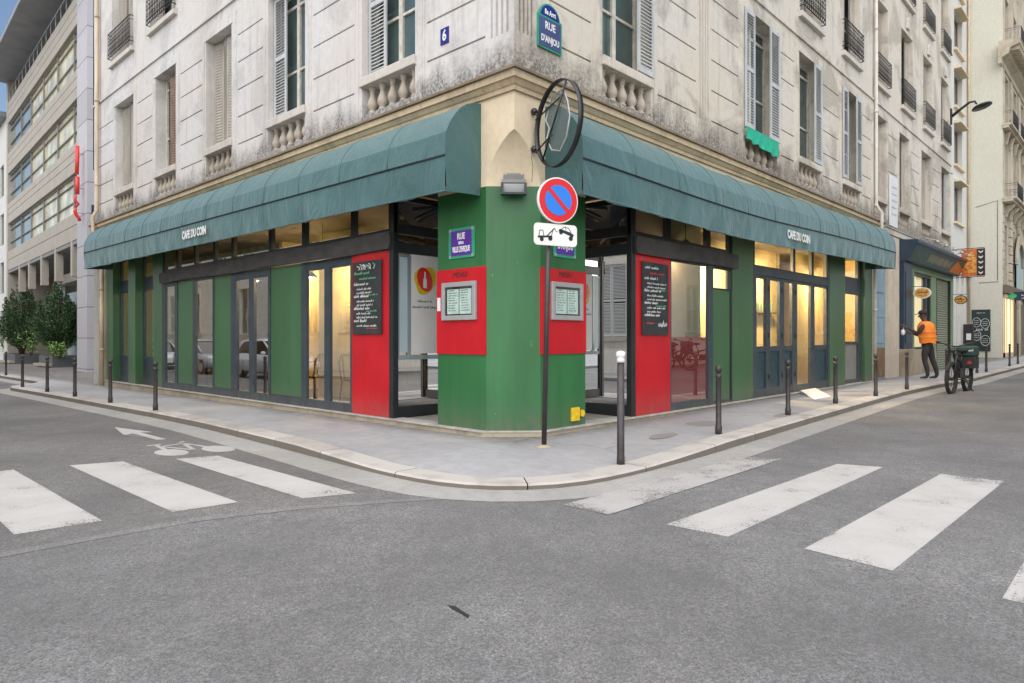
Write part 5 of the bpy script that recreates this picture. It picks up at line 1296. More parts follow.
mb = MB()
for k in range(60): mb.fbox(FO, -.4 + k * .34, -.22 + k * .34, .5, .92, 16.60, 16.835)
mb.build('dentil_band', M_HAUSS, O_)
for a, b in win[:3]: railing(FO, a - .5, b + .5, 17.25, 18.2, O_, .85)
mb = MB(); q = [(1.9 * math.cos(PI * k / 14), 1.9 * math.sin(PI * k / 14)) for k in range(15)]; p2 = [(1.35 * math.cos(PI * k / 14), 1.35 * math.sin(PI * k / 14)) for k in range(15)]
mb.fpoly(FO, 6.4, 5.6, q + p2[::-1], .12, .12); mb.build('arch', M_HAUSS, O_, .02)
mb = MB(); mb.fpoly(FO, 6.4, 5.6, p2, .121, .01); mb.fbox(FO, 5.05, 7.75, .121, .131, 4.2, 5.6); mb.build('arch_window', M_UPGLASS, O_)
mb = MB(); mb.fbox(FO, .25, 3.3, .121, .14, .45, 3.45); mb.build('lit_shop_window', emission('far_shop_glow', (1.0, .80, .48), .9), O_)
mb = MB()
for u in (.2, .95, 2.3, 3.3): mb.fbox(FO, u, u + .09, .14, .2, .1, 3.5)
mb.fbox(FO, .2, 3.39, .14, .22, 3.5, 3.66); mb.fbox(FO, .2, 3.39, .14, .2, .1, .45); mb.build('shop_frame', M_CREAM, O_)
mb = MB(); mb.fbox(FO, 3.6, 9.5, .121, .2, .1, 3.3); mb.build('shop_wall', M_HAUSSD, O_)
mb = MB(); mb.fbox(FO, -.0, 20, .12, .30, 3.70, 4.15); mb.build('shop_fascia', M_HAUSSD, O_)
for u in (4.4, 7.9):
    mb = MB(); mb.fbox(FO, u, u + .7, .2, .34, -.1, 3.68); mb.build('pilaster', M_HAUSS, O_, .02)
mb = MB(); mb.box(39.05, 59, .6, 11, 24, 24.3); mb.build('roof', M_ZINC, O_)
t = thing('wall_blackboard', 'tall dark board with white bubbles of chalk writing on the blank gable wall', 'menu board')
mb = MB(); mb.fbox(FG, .82, 1.68, .0, .05, .53, 2.82); mb.build('panel', simple('green_blackboard', (.018, .04, .04), .7, .3), t, .005)
mb = MB(); rnd = random.Random(9)
for a, z, r in ((-.20, .45, .19), (.19, .38, .2), (-.2, -.28, .2), (.2, -.55, .21)):
    pts = [(a + r * math.cos(2 * PI * k / 18), z + r * 1.35 * math.sin(2 * PI * k / 18)) for k in range(19)]; ribbon(mb, FG, 1.25, 1.67, pts, .052, .022)
    for q in range(3): scrawl(mb, FG, 1.25, 1.67, a - r * .6, z + .08 - .1 * q, r * 1.2, .05, .052, .008, rnd)
scrawl(mb, FG, 1.25, 1.67, -.22, .0, .5, .13, .052, .016, rnd); scrawl(mb, FG, 1.25, 1.67, -.2, .95, .4, .05, .052, .01, rnd); mb.build('chalk_writing', M_CHALK, t)
t = thing('projecting_shop_sign', 'long dark projecting shop sign with a green end at the ornate building', 'hanging sign'); fs = Frame((40.3, 0), (0, 1), (-1, 0))
mb = MB(); mb.fbox(fs, -.05, -1.9, -.04, .04, 3.32, 3.80); mb.build('panel', M_NAVY, t, .01)
mb = MB(); rnd = random.Random(4); scrawl(mb, fs, -1.0, 3.56, -.6, 0, 1.4, .12, .042, .02, rnd); scrawl(mb, fs, -1.0, 3.56, -.6, -.15, 1.4, .09, .042, .015, rnd); mb.build('lettering', M_CHALK, t)
mb = MB(); mb.fpoly(fs, .22, 3.58, disc(.17, 16, .42), -.05, .1); mb.build('leaf_emblem', M_SIGNGRN, t)
t = thing('pedestrian_light_post', 'slim dark junction post with a paper notice beside the blackboard wall', 'post', (37.6, 1.6, gz(37.6, 1.6)))
z = gz(37.6, 1.6); mb = MB(); mb.fbox(Frame((37.6, 1.6), (0, 1), (-1, 0)), -.22, .22, -.15, .15, z - .1, 2.0); mb.build('cabinet', M_IRON, t, .02)
mb = MB(); mb.fbox(Frame((37.6, 1.6), (0, 1), (-1, 0)), -.14, .08, .151, .155, 1.15, 1.5); mb.build('notice', M_WHITE, t)

# ------------------------------------------------------------------ modern building on the street with the bike mark
D_ = thing('modern_office_building', 'modern office building with ribbon windows, a grey granite pier and a deep roof overhang', 'building')
FM = Frame((2, 25), (.0486, .9988), (-.9988, .0486))
mb = MB(); mb.fbox(FM, .29, 2.02, -9, 0, -.4, 15.6); mb.build('granite_pier', M_MODPIER, D_); mb = MB(); mb.fbox(FM, 20.3, 20.8, -9, .02, -.4, 17); mb.build('end_wall', M_MOD, D_)
mb = MB(); mb.fbox(FM, .287, .32, -.34, -.21, 8.0, 15.7); mb.fbox(FM, .287, .32, -.40, -.15, 5.0, 6.6); mb.build('side_window', M_DKGLASS, D_)
bays = [(2.02, 3.07), (3.07, 6.46), (6.46, 9.85), (9.85, 13.31), (13.31, 16.37), (16.37, 20.3)]
lev = [(6.53, 8.25), (9.45, 11.3), (12.5, 14.4), (15.62, 17.0)]
us = [2.02, 20.3]; zs = [5.4, 17.0, 5.75, 5.78]
for a, b in lev: zs += [a, b]
for z in (6.0, 8.75, 9.1, 11.75, 12.15, 14.8, 15.2): zs += [z, z + .03]
def md(u, z):
    if any(a < z < b for a, b in lev): return -.30 if z < 15.6 else -.9
    if any(q < z < q + .03 for q in (6.0, 8.75, 9.1, 11.75, 12.15, 14.8, 15.2)): return -.03
    return 0
relief(FM, us, zs, md, M_MOD, 'facade_band', D_)
for li, (z0, z1) in enumerate(lev):
    for bi, (a, b) in enumerate(bays):
        d0 = -.16 if li < 3 else -.75
        mb = MB(); mb.fbox(FM, a, a + .10, d0 - .06, d0 + .06, z0, z1)
        for q in ((.0, .04), (.33, .35), (.78, .80), (.96, 1.0)): mb.fbox(FM, a + .1, b, d0 - .04, d0 + .05, z0 + (z1 - z0) * q[0], z0 + (z1 - z0) * q[1])
        w = mb.build('ribbon_window', M_MODFR, D_); mb = MB(); mb.fquad(FM, a + .1, b, d0 - .02, z0, z1); mb.build('pane', M_MODGL if bi < 4 and li < 3 else M_MODGL2, w)
mb = MB()
for u in [2.1 + 1.13 * k for k in range(17)]: mb.tube([FM.p(u, -.06, 15.55), FM.p(u, -.06, 16.35)], .02, 5)
mb.tube([FM.p(2.02, -.06, 16.35), FM.p(20.3, -.06, 16.35)], .025, 5); mb.build('roof_rail', M_ALU, D_)
mb = MB(); mb.fbox(FM, .2, 21, -9, 1.15, 17.01, 17.25); mb.build('roof', M_SOFFIT, D_, .03)
mb = MB(); mb.fbox(FM, 2.02, 20.3, -3.3, -.02, 5.22, 5.39); mb.build('recess_ceiling', M_MODG, D_)
mb = MB(); mb.fbox(FM, 2.02, 20.3, -3.6, -3.3, -.4, 5.39); mb.build('recess_wall', M_MODG, D_)
for u in (3.07, 6.46, 9.85, 13.31, 16.37):
    mb = MB(); mb.fbox(FM, u - .18, u + .18, -.30, .0, 3.9, 5.395); mb.build('lintel_fin', M_MOD, D_)
mb = MB(); mb.fbox(FM, 13.4, 20.3, -3.29, -3.1, .2, 4.9); mb.build('dark_spandrel', M_MODG, D_)
mb = MB(); mb.fbox(FM, 2.03, 11.8, -3.2, -1.0, 4.04, 4.50); mb.build('canopy', M_MOD, D_, .01)
mb = MB(); mb.fbox(FM, 11.35, 11.6, -1.3, -1.1, -.3, 4.03); mb.build('canopy_post', M_WHITE, D_)
mb = MB(); mb.fbox(FM, 8.0, 11.2, -1.42, -1.36, -.2, 3.6); mb.build('frosted_panel', M_FROST, D_)
t = thing('vertical_sign', 'red sculptural vertical letters fixed to the granite pier', 'sign')
mb = MB(); u, d = .85, .22
mb.tube([FM.p(u, d, 9.0), FM.p(u, d, 8.4), FM.p(u, d + .02, 7.85)], .075, 8); mb.tube([FM.p(u, d, 7.75), FM.p(u, d, 7.05)], .08, 8)
mb.tube([FM.p(u, d + .06, 6.98), FM.p(u, d + .08, 6.80), FM.p(u, d - .04, 6.66), FM.p(u, d + .07, 6.52)], .055, 8)
mb.tube([FM.p(u, d + .06, 6.46), FM.p(u, d + .09, 6.34), FM.p(u, d + .04, 6.22), FM.p(u, d - .06, 6.08), FM.p(u, d - .08, 5.98)], .065, 8)
mb.build('lettering', M_SIGNR, t)
mb = MB()
for z in (6.3, 7.3, 8.7): mb.tube([FM.p(u, 0, z), FM.p(u, d, z)], .02, 5)
mb.build('bracket', M_ALU, t)
E_ = thing('pale_apartment_building', 'pale apartment building beyond the modern office block at the picture edge', 'building')
FE = Frame((3.08, 46.2), (.0486, .9988), (-.9988, .0486)); us = [0, 20]; zs = [-.4, 15]; ww = [(1.2 + 3 * k, 2.7 + 3 * k) for k in range(6)]; wz = [(1 + 3.1 * k, 3 + 3.1 * k) for k in range(4)]
for a, b in ww: us += [a, b]
for a, b in wz: zs += [a, b]
relief(FE, us, zs, lambda u, z: -.2 if any(a < u < b for a, b in ww) and any(c < z < d for c, d in wz) else 0, M_OFFW, 'wall', E_)
for a, b in ww:
    for c, d in wz:
        mb = MB(); mb.fbox(FE, a, a + .1, -.19, -.1, c, d); mb.fbox(FE, b - .1, b, -.19, -.1, c, d); mb.fbox(FE, (a + b) / 2 - .05, (a + b) / 2 + .05, -.19, -.1, c, d); w = mb.build('window', M_MODFR, E_)
        mb = MB(); mb.fquad(FE, a, b, -.15, c, d); mb.build('pane', M_UPGLASS, w)
mb = MB(); mb.fbox(FE, -.02, 20, -8, .4, 15, 15.3); mb.build('roof', M_ZINC, E_)

# ------------------------------------------------------------------ yews in planters
def yew(name, label, x, y, h, w, seed, nplume):
    z0 = gz(x, y); t = thing(name, label, 'shrub', (x, y, z0), 'yews in front of the office building'); rnd = random.Random(seed)
    mb = MB(); pl = []
    for k in range(nplume):
        a = rnd.uniform(0, 2 * PI); rr = w * math.sqrt(rnd.random()) * .5
        zt = h * (.46 + .54 * (1 - (rr / (w * .5)) ** 1.25)) * rnd.uniform(.86, 1.04); zb = .55 + .25 * rnd.random() + .35 * rr
        tip = Vector((x + rr * 1.12 * math.cos(a), y + rr * 1.12 * math.sin(a), z0 + zt)); base = Vector((x + rr * .42 * math.cos(a), y + rr * .42 * math.sin(a), z0 + zb)); pl.append((base, tip))
    for k in range(7):
        a = 2 * PI * k / 7; mb.tube([(x + .05 * math.cos(a), y + .05 * math.sin(a), z0 + .45), (x + .16 * w * math.cos(a), y + .16 * w * math.sin(a), z0 + h * .4), (x + .24 * w * math.cos(a), y + .24 * w * math.sin(a), z0 + h * .72)], [.06, .045, .015], 6)
    mb.build('trunk', M_BARK, t)
    mb = MB(); core = MB()
    for base, tip in pl:
        ax = tip - base; L = ax.length; ax.normalize(); s1 = ax.orthogonal().normalized(); s2_ = ax.cross(s1); rad = rnd.uniform(.13, .23)
        for k in range(240):
            f = rnd.random() ** .8; prof = math.sin(PI * min(1, f * .9 + .08)) ** .7 * (1 - .35 * f); a = rnd.uniform(0, 2 * PI); r = rad * prof * rnd.uniform(.35, 1.05)
            p = base + ax * (L * f) + (s1 * math.cos(a) + s2_ * math.sin(a)) * r
            out = ((s1 * math.cos(a) + s2_ * math.sin(a)) * .7 + ax * rnd.uniform(.4, 1.0) + Vector((rnd.gauss(0, .25), rnd.gauss(0, .25), rnd.gauss(0, .25)))).normalized()
            sd = out.cross(Vector((rnd.gauss(0, 1), rnd.gauss(0, 1), rnd.gauss(0, 1)))).normalized(); l = rnd.uniform(.05, .11); w_ = l * .22
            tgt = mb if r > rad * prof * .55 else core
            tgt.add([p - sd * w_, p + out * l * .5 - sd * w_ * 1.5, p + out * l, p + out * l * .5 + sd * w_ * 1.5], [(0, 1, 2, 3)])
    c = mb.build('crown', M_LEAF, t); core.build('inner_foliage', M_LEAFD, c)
    return t
yew('yew_tree', 'larger dark green yew in a grey planter beside the granite pier', 3.0, 33.8, 4.6, 2.3, 3, 115)
yew('yew_tree', 'dark green yew in a planter beyond the frosted panel', 3.05, 42.0, 5.0, 2.5, 5, 110)
def planter(x, y, a, b, label):
    z0 = gz(x, y); t = thing('planter', label, 'planter', (x, y, z0)); mb = MB()
    for x0, x1, y0, y1 in ((x - a, x - a + .05, y - b, y + b), (x + a - .05, x + a, y - b, y + b), (x - a + .05, x + a - .05, y - b, y - b + .05), (x - a + .05, x + a - .05, y + b - .05, y + b)): mb.box(x0, x1, y0, y1, z0 - .1, z0 + .55)
    mb.build('tub', M_PLANTER, t); mb = MB(); mb.box(x - a + .05, x + a - .05, y - b + .05, y + b - .05, z0 + .3, z0 + .48); mb.build('soil', M_BARK, t)
    mb = MB(); mb.box(x - a - .25, x - a - .01, y - b, y + b, z0 + .05, z0 + .17); mb.build('bench_ledge', M_TIMBER, t)
planter(3.0, 33.8, .55, 1.3, 'low grey planter with a timber ledge under the larger yew'); planter(3.05, 42.0, .6, 1.5, 'low grey planter under the farther yew')
def herb(x, y, h, label, seed, r):
    z0 = gz(x, y); t = thing('leafy_plant', label, 'plant', (x, y, z0)); rnd = random.Random(seed); mb = MB(); st = MB()
    for k in range(9):
        a = rnd.uniform(0, 2 * PI); tip = Vector((x + r * .6 * math.cos(a), y + r * .6 * math.sin(a), z0 + .5 + h * rnd.uniform(.5, 1))); b0_ = Vector((x, y, z0 + .45)); st.tube([b0_, tip], .012, 4)
        for q in range(34):
            p = b0_.lerp(tip, rnd.uniform(.25, 1.05)) + Vector((rnd.gauss(0, r * .22), rnd.gauss(0, r * .22), rnd.gauss(0, .06))); o = Vector((rnd.gauss(0, 1), rnd.gauss(0, 1), rnd.gauss(.3, .6))).normalized(); s_ = o.cross(Vector((rnd.gauss(0, 1), rnd.gauss(0, 1), 1))).normalized(); l = rnd.uniform(.08, .15)
            mb.add([p, p + o * l * .5 - s_ * l * .3, p + o * l, p + o * l * .5 + s_ * l * .3], [(0, 1, 2, 3)])
    st.build('stem', M_BARK, t); mb.build('foliage', M_LEAFL, t)
herb(2.95, 39.3, 1.6, 'bright green leafy plant between the two yews', 1, .8); herb(2.7, 32.3, .7, 'small pale leafy plant at the foot of the larger yew', 2, .6); herb(3.3, 47.5, 1.6, 'pale green bush beyond the farther yew at the picture edge', 4, .9)

# ------------------------------------------------------------------ the man in the vest
def skin(joints, edges, name, mats, matfn, parent, sub=2):
    me = bpy.data.meshes.new('body_skin'); names = list(joints)
    me.from_pydata([joints[k][0] for k in names], [(names.index(a), names.index(b)) for a, b in edges], [])
    o = bpy.data.objects.new('body_skin', me); COL.objects.link(o)
    md_ = o.modifiers.new('skin', 'SKIN'); md_.branch_smoothing = .6; md_.use_smooth_shade = True
    for v, k in zip(me.skin_vertices[0].data, names):
        r = joints[k][1]; v.radius = r if isinstance(r, tuple) else (r, r); v.use_root = k == names[0]
    ss = o.modifiers.new('sub', 'SUBSURF'); ss.levels = sub; ss.render_levels = sub
    dg = bpy.context.evaluated_depsgraph_get(); dg.update()
    m2 = bpy.data.meshes.new_from_object(o.evaluated_get(dg)); bpy.data.objects.remove(o); bpy.data.meshes.remove(me)
    m2.name = name; m2.materials.clear()
    for m in mats: m2.materials.append(m)
    for p in m2.polygons: p.use_smooth = True; p.material_index = matfn(p.center)
    r = bpy.data.objects.new(name, m2); COL.objects.link(r); r.parent = parent; ORG[r.name] = (0, 0, 0)
    return r
t = thing('person', 'man in an orange hi-vis vest, dark cap and dark trousers facing the wall', 'person')
J = {'pelvis': ((0, 0, .97), (.15, .12)), 'belly': ((.02, 0, 1.14), (.15, .115)), 'chest': ((.04, 0, 1.36), (.175, .13)), 'collar': ((.05, 0, 1.52), (.10, .08)), 'neck': ((.075, 0, 1.60), .058), 'jaw': ((.115, 0, 1.68), (.072, .08)), 'skull': ((.11, 0, 1.77), (.082, .095)), 'crown': ((.105, 0, 1.84), (.06, .07))}
Ed = [('pelvis', 'belly'), ('belly', 'chest'), ('chest', 'collar'), ('collar', 'neck'), ('neck', 'jaw'), ('jaw', 'skull'), ('skull', 'crown')]
def limb(pre, root, pts):
    prev = root
    for k, (p, r) in enumerate(pts): J[pre + str(k)] = (p, r); Ed.append((prev, pre + str(k))); prev = pre + str(k)
    return prev
def hand(pre, wrist, c, dx, side):
    pr = limb(pre + 'palm', wrist, [((c[0] + .04 * dx[0], c[1] + .04 * dx[1], c[2] + .04 * dx[2]), (.036, .02)), ((c[0] + .08 * dx[0], c[1] + .08 * dx[1], c[2] + .08 * dx[2]), (.034, .018))])
    b = Vector(c) + Vector(dx) * .09; cr = Vector((0, 0, 1))
    for q, (o, l) in enumerate(((.028, .065), (.010, .078), (-.010, .072), (-.028, .056))):
        s0 = b + cr * o; limb(f'{pre}f{q}', pr, [(tuple(s0), .009), (tuple(s0 + Vector(dx) * l * .55 + Vector((0, side * .006, 0))), .0085), (tuple(s0 + Vector(dx) * l * .9 + Vector((0, side * .022, 0))), .007)])
    s0 = Vector(c) + Vector(dx) * .03; limb(pre + 'th', pre + 'palm0', [(tuple(s0 + cr * .035 + Vector(dx) * .02), .011), (tuple(s0 + cr * .055 + Vector(dx) * .055), .009)])
e = limb('la', 'chest', [((.05, .19, 1.47), .070), ((.12, .245, 1.33), .058), ((.18, .24, 1.24), .050), ((.31, .21, 1.32), .042), ((.42, .18, 1.40), .029)]); hand('lh', e, (.45, .17, 1.42), (.92, -.12, .35), -1)
e = limb('ra', 'chest', [((.05, -.19, 1.47), .068), ((.10, -.25, 1.33), .056), ((.14, -.25, 1.20), .048), ((.25, -.20, 1.19), .040), ((.34, -.13, 1.23), .029)]); hand('rh', e, (.36, -.12, 1.24), (.93, .3, .1), 1)
limb('ll', 'pelvis', [((.0, .10, .90), .10), ((.05, .115, .68), .082), ((.05, .12, .50), .064), ((.0, .125, .30), .060), ((-.02, .13, .12), .045), ((.02, .135, .055), .045), ((.16, .145, .035), .038)])
limb('rl', 'pelvis', [((-.02, -.10, .90), .10), ((-.05, -.12, .68), .082), ((-.09, -.125, .50), .064), ((-.15, -.13, .30), .060), ((-.18, -.135, .12), .045), ((-.14, -.14, .055), .045), ((.0, -.15, .035), .038)])
def pm(c):
    if c.z > 1.56 and c.x < .35: return 0
    if c.z < .10: return 3
    if c.z < .94: return 2
    if (c.x > .415 and c.y > 0) or (c.x > .335 and c.y < 0): return 0
    return 1
pb = skin(J, Ed, 'body', [M_SKIN, M_JACKET, M_TROUS, M_SHOE], pm, t)
mb = MB()                                                                  # face details
for s in (-1, 1): mb.sphere((.185, .032 * s, 1.735), .011, 6); mb.sphere((.11, .088 * s, 1.725), .024, 8, 0, (.6, .4, 1.2))
mb.sphere((.203, 0, 1.705), .017, 6, 0, (1, .8, 1.4)); mb.sphere((.187, 0, 1.668), .018, 6, 0, (.6, 1.3, .4)); mb.build('face', M_SKIN, t)
mb = MB(); vs = []; n = 28                                                  # vest: a loose shell round the trunk
secs = [(.98, .0, .185, .215), (1.06, .01, .19, .22), (1.20, .02, .192, .222), (1.34, .035, .195, .232), (1.44, .04, .185, .235), (1.52, .045, .15, .195), (1.565, .055, .095, .11)]
for z, cx, rx, ry in secs:
    for k in range(n):
        a = 2 * PI * k / n; wv = 1 + .03 * math.sin(5 * a + z * 9) + .02 * math.sin(3 * a - z * 14); vs.append((cx + rx * wv * math.cos(a), ry * wv * math.sin(a), z + .012 * math.sin(4 * a) * (z < 1)))
mb.add(vs, [(i * n + k, i * n + (k + 1) % n, (i + 1) * n + (k + 1) % n, (i + 1) * n + k) for i in range(len(secs) - 1) for k in range(n)], True); ve = mb.build('vest', M_HIVIS, t)
mb = MB()
for z0, rx, ry, cx in ((1.13, .20, .233, .015), (1.27, .203, .238, .028)):
    vs = [(cx + rx * (1.02 + .03 * math.sin(5 * a + z * 9)) * math.cos(a), ry * (1.02 + .03 * math.sin(5 * a + z * 9)) * math.sin(a), z) for z in (z0, z0 + .05) for a in [2 * PI * k / n for k in range(n)]]
    mb.add(vs, [(k, (k + 1) % n, n + (k + 1) % n, n + k) for k in range(n)], True)
mb.build('reflective_band', M_REFL, ve)
mb = MB(); mb.lathe((.11, 0, 1.765), [(.105, 0), (.108, .02), (.10, .06), (.07, .10), (0, .115)], 18); mb.v = [(x * 1.0, y * .92, z) for x, y, z in mb.v]; mb.add([(.17, -.075, 1.775), (.17, .075, 1.775), (.27, .06, 1.755), (.295, 0, 1.75), (.27, -.06, 1.755), (.17, -.075, 1.785), (.17, .075, 1.785), (.27, .06, 1.765), (.295, 0, 1.76), (.27, -.06, 1.765)], [(0, 1, 2, 3, 4), (5, 6, 7, 8, 9), (0, 1, 6, 5), (1, 2, 7, 6), (2, 3, 8, 7), (3, 4, 9, 8), (4, 0, 5, 9)]); mb.build('cap', M_CAP, t)
for x, y in ((.06, .138), (-.10, -.143)):
    mb = MB(); mb.add([(x + a, y + b, z) for z in (0, .03) for a, b in ((-.11, -.04), (.10, -.048), (.16, -.03), (.175, 0), (.16, .03), (.10, .048), (-.11, .04))], [tuple(range(7)), tuple(range(7, 14))] + [(i, (i + 1) % 7, 7 + (i + 1) % 7, 7 + i) for i in range(7)]); mb.build('shoe_sole', M_SOLE, t, .005)
t.location = (16.05, -1.02, gz(16.05, -1.02)); t.rotation_euler = (0, 0, PI / 2 + .05); t.scale = (1.13, 1.13, 1.05)
t2 = thing('plastic_bag', 'small pale bag hanging from the hand of the vested man', 'bag', (15.85, -.44, 1.42))
mb = MB(); mb.sphere((15.86, -.44, 1.42), .075, 10, 0, (.7, .8, 1.2)); mb.tube([(15.86, -.44, 1.48), (15.85, -.46, 1.60)], .008, 4); mb.build('sack', M_WHITE, t2)

# ------------------------------------------------------------------ delivery bike
def wheel(mb_t, mb_r, x, r=.34):
    mb_t.tube([(x + r * math.cos(2 * PI * k / 28), 0, r + .0 + r * math.sin(2 * PI * k / 28)) for k in range(28)], .045, 8, closed=True)
    mb_r.tube([(x + (r - .04) * math.cos(2 * PI * k / 28), 0, r + (r - .04) * math.sin(2 * PI * k / 28)) for k in range(28)], .014, 6, closed=True)
    mb_r.tube([(x, -.05, r), (x, .05, r)], .04, 10)
    for k in range(10):
        a = 2 * PI * k / 10; mb_r.tube([(x + .03 * math.cos(a + .5), .02 * (-1) ** k, r + .03 * math.sin(a + .5)), (x + (r - .04) * math.cos(a), 0, r + (r - .04) * math.sin(a))], .004, 4)
def bike(label, loc, rz):
    t = thing('delivery_bike', label, 'delivery bike', group=None)
    for x, nm in ((.60, 'front_wheel'), (-.60, 'rear_wheel')):
        a, b = MB(), MB(); wheel(a, b, x); w = a.build(nm, M_RUBBER, t); b.build('rim', M_STEEL, w)
    mb = MB(); mb.tube([(.42, 0, .92), (.10, 0, .48), (-.15, 0, .36), (-.60, .06, .34)], .032, 8); mb.tube([(.42, 0, .85), (-.10, 0, .70), (-.22, 0, .42)], .028, 8); mb.tube([(-.12, 0, .70), (-.60, -.06, .36)], .02, 6); mb.tube([(-.12, 0, .66), (-.22, 0, .95)], .02, 6); mb.box(-.10, .16, -.06, .06, .34, .58); mb.build('frame', M_STEEL, t)
    mb = MB()
    for s in (-1, 1): mb.tube([(.60, .06 * s, .34), (.50, .065 * s, .70), (.44, .055 * s, .95)], .020, 7)
    mb.tube([(.50, -.07, .72), (.50, .07, .72)], .02, 6); mb.tube([(.44, 0, .85), (.37, 0, 1.10)], .022, 7); mb.build('fork', M_STEEL, t)
    mb = MB(); mb.tube([(.22, -.40, 1.19), (.30, -.26, 1.16), (.37, -.08, 1.10), (.37, .08, 1.10), (.30, .26, 1.16), (.22, .40, 1.19)], .014, 7); hb = mb.build('handlebar', M_STEEL, t)
    mb = MB()
    for s in (-1, 1): mb.tube([(.16, .43 * s, 1.20), (.25, .34 * s, 1.18)], .022, 7); mb.tube([(.30, .30 * s, 1.17), (.33, .40 * s, 1.17)], .006, 4)
    mb.build('grip', M_RUBBER, hb)
    mb = MB(); mb.sphere((.50, 0, 1.0), .06, 10, 0, (.7, 1, 1)); mb.build('headlight', M_STEEL, t)
    mb = MB(); mb.tube([(.60 + .38 * math.cos(a), 0, .34 + .38 * math.sin(a)) for a in [PI * (.15 + .6 * k / 8) for k in range(9)]], .03, 6); mb.build('mudguard', M_CRATE, t)
    mb = MB(); mb.sphere((-.22, 0, .99), .14, 10, 0, (1.3, .8, .4)); mb.build('saddle', M_RUBBER, t)
    mb = MB(); mb.tube([(-.2, .1, .66), (-.85, .14, .66)], .012, 5); mb.tube([(-.2, -.1, .66), (-.85, -.14, .66)], .012, 5); mb.tube([(-.60, .07, .34), (-.7, .14, .66)], .012, 5); mb.tube([(-.60, -.07, .34), (-.7, -.14, .66)], .012, 5); mb.build('rear_rack', M_STEEL, t)
    mb = MB(); mb.box(-.80, -.42, -.20, .20, .56, .835); c = mb.build('crate', M_CRATE, t, .015)
    mb = MB(); mb.fpoly(Frame((-.415, 0), (0, 1), (1, 0)), .10, .69, [(-.06, 0), (0, .06), (.06, 0), (0, -.06)], 0, .003); mb.build('crate_label', M_WALLRED, c)
    mb = MB(); mb.box(-.82, -.42, -.21, .21, .84, 1.10); bg_ = mb.build('insulated_bag', M_BAG, t, .05)
    mb = MB(); rnd = random.Random(7); scrawl(mb, Frame((-.415, 0), (0, 1), (1, 0)), 0, .97, -.16, 0, .32, .06, .004, .012, rnd); mb.build('bag_print', M_CHALK, bg_)
    mb = MB(); mb.tube([(-.2, .05, .34), (-.28, .20, .02)], .014, 6); mb.tube([(-.05, -.14, .30), (-.05, .14, .30)], .014, 6); mb.build('kickstand', M_STEEL, t)
    t.location = loc; t.rotation_euler = (0, 0, rz)
    return t
bk = bike('black delivery bike with a dark green insulated bag parked by the kerb', (13.08, -2.30, gz(13.1, -2.3) + ROAD), PI - .09)
dup(bk, (17.6, -7.7, gz(17.6, -7.7) + ROAD), PI / 2 + .3, 'delivery bike parked across the street, seen mirrored in the red tinted window')
dup(bk, (19.2, -7.6, gz(19.2, -7.6) + ROAD), PI / 2 - .1, 'second delivery bike across the street, mirrored in the tinted window')

# ------------------------------------------------------------------ the other side of both streets, mirrored in the cafe glass
for poly in ([(-60, -60), (-8.1, -60), (-8.1, -8.6), (-8.6, -8.1), (-60, -8.1)], [(-10.6, 62), (-7.4, 62), (-7.4, 5.5), (-8.4, 4.2), (-10.6, 4.0)], [(5.2, -10.6), (6.4, -8.6), (60, -8.6), (60, -10.6)]):
    mb = MB(); mb.prism(poly, lambda x, y: gz(x, y) - .2, lambda x, y: gz(x, y) + .001); struct(mb.build('far_pavement', M_PAVE))
def facing(name, label, fr, u0, u1, wins, z1, wall_mat, plain):
    t = thing(name, label, 'building'); us = [u0, u1]; zs = [-.4, z1, .7, .75]
    for a, b, c, d in wins: us += [a, b, a - .15, b + .15]; zs += [c, d, d + .15]
    gr = [] if plain else [.9 + .5 * k for k in range(15)]
    for g in gr: zs += [g, g + .035]
    def dp(u, z):
        for a, b, c, d in wins:
            if a < u < b and c < z < d: return -.2
            if a - .15 < u < b + .15 and c < z < d + .15: return .03
        if z < .7: return .06
        if any(g < z < g + .035 for g in gr): return -.025
        return 0
    relief(fr, us, zs, dp, wall_mat, 'wall', t)
    for k, (a, b, c, d) in enumerate(wins):
        mb = MB(); m = (a + b) / 2
        for x0, x1 in ((a, a + .08), (m - .05, m + .05), (b - .08, b)): mb.fbox(fr, x0, x1, -.19, -.1, c, d)
        w = mb.build('window', M_CASE, t); mb = MB(); mb.fquad(fr, a, b, -.15, c, d); mb.build('pane', M_UPGLASS, w)
        if k % 2 == 0:
            mb = MB(); slats(mb, fr, a + .02, m - .01, c + .02, d - .02, -.06); slats(mb, fr, m + .01, b - .02, c + .02, d - .02, -.06); mb.build('shutter', M_WHITE, w)
        mb = MB(); mb.fbox(fr, a - .15, b + .15, -.02, .12, c - .14, c - .005); mb.build('window_sill', M_FRAME_ST, t)
    mb = MB(); mb.fbox(fr, u0, u1, -7, .3, z1 + .002, z1 + .35); mb.build('cornice', M_HAUSS, t)
    return t
FA = Frame((-10.5, 0), (0, 1), (1, 0)); FB = Frame((0, -10.5), (1, 0), (0, 1))
wA = [(8.9, 10.3, 1.30, 4.1)] + [(5.6, 6.9, 1.4, 3.8)] + [(12.4 + 3.3 * k, 13.7 + 3.3 * k, 1.5, 3.9) for k in range(10)] + [(8.95 + 3.3 * k, 10.25 + 3.3 * k, 5.4, 7.4) for k in range(11)]
facing('rusticated_building', 'pale rusticated stone building across the street, mirrored in the cafe windows', FA, 4.2, 48, wA, 8.4, M_RUST, False)
wB = [(16.4 + 3.4 * k, 17.7 + 3.4 * k, 1.5, 3.8) for k in range(8)] + [(9 + 3.4 * k, 10.3 + 3.4 * k, 5.6, 7.6) for k in range(10)]
tb = facing('facing_shop_building', 'pale building with a blue white shop panel, mirrored in the corner porch glass', FB, 5.4, 46, wB, 8.4, M_RUST2, True)
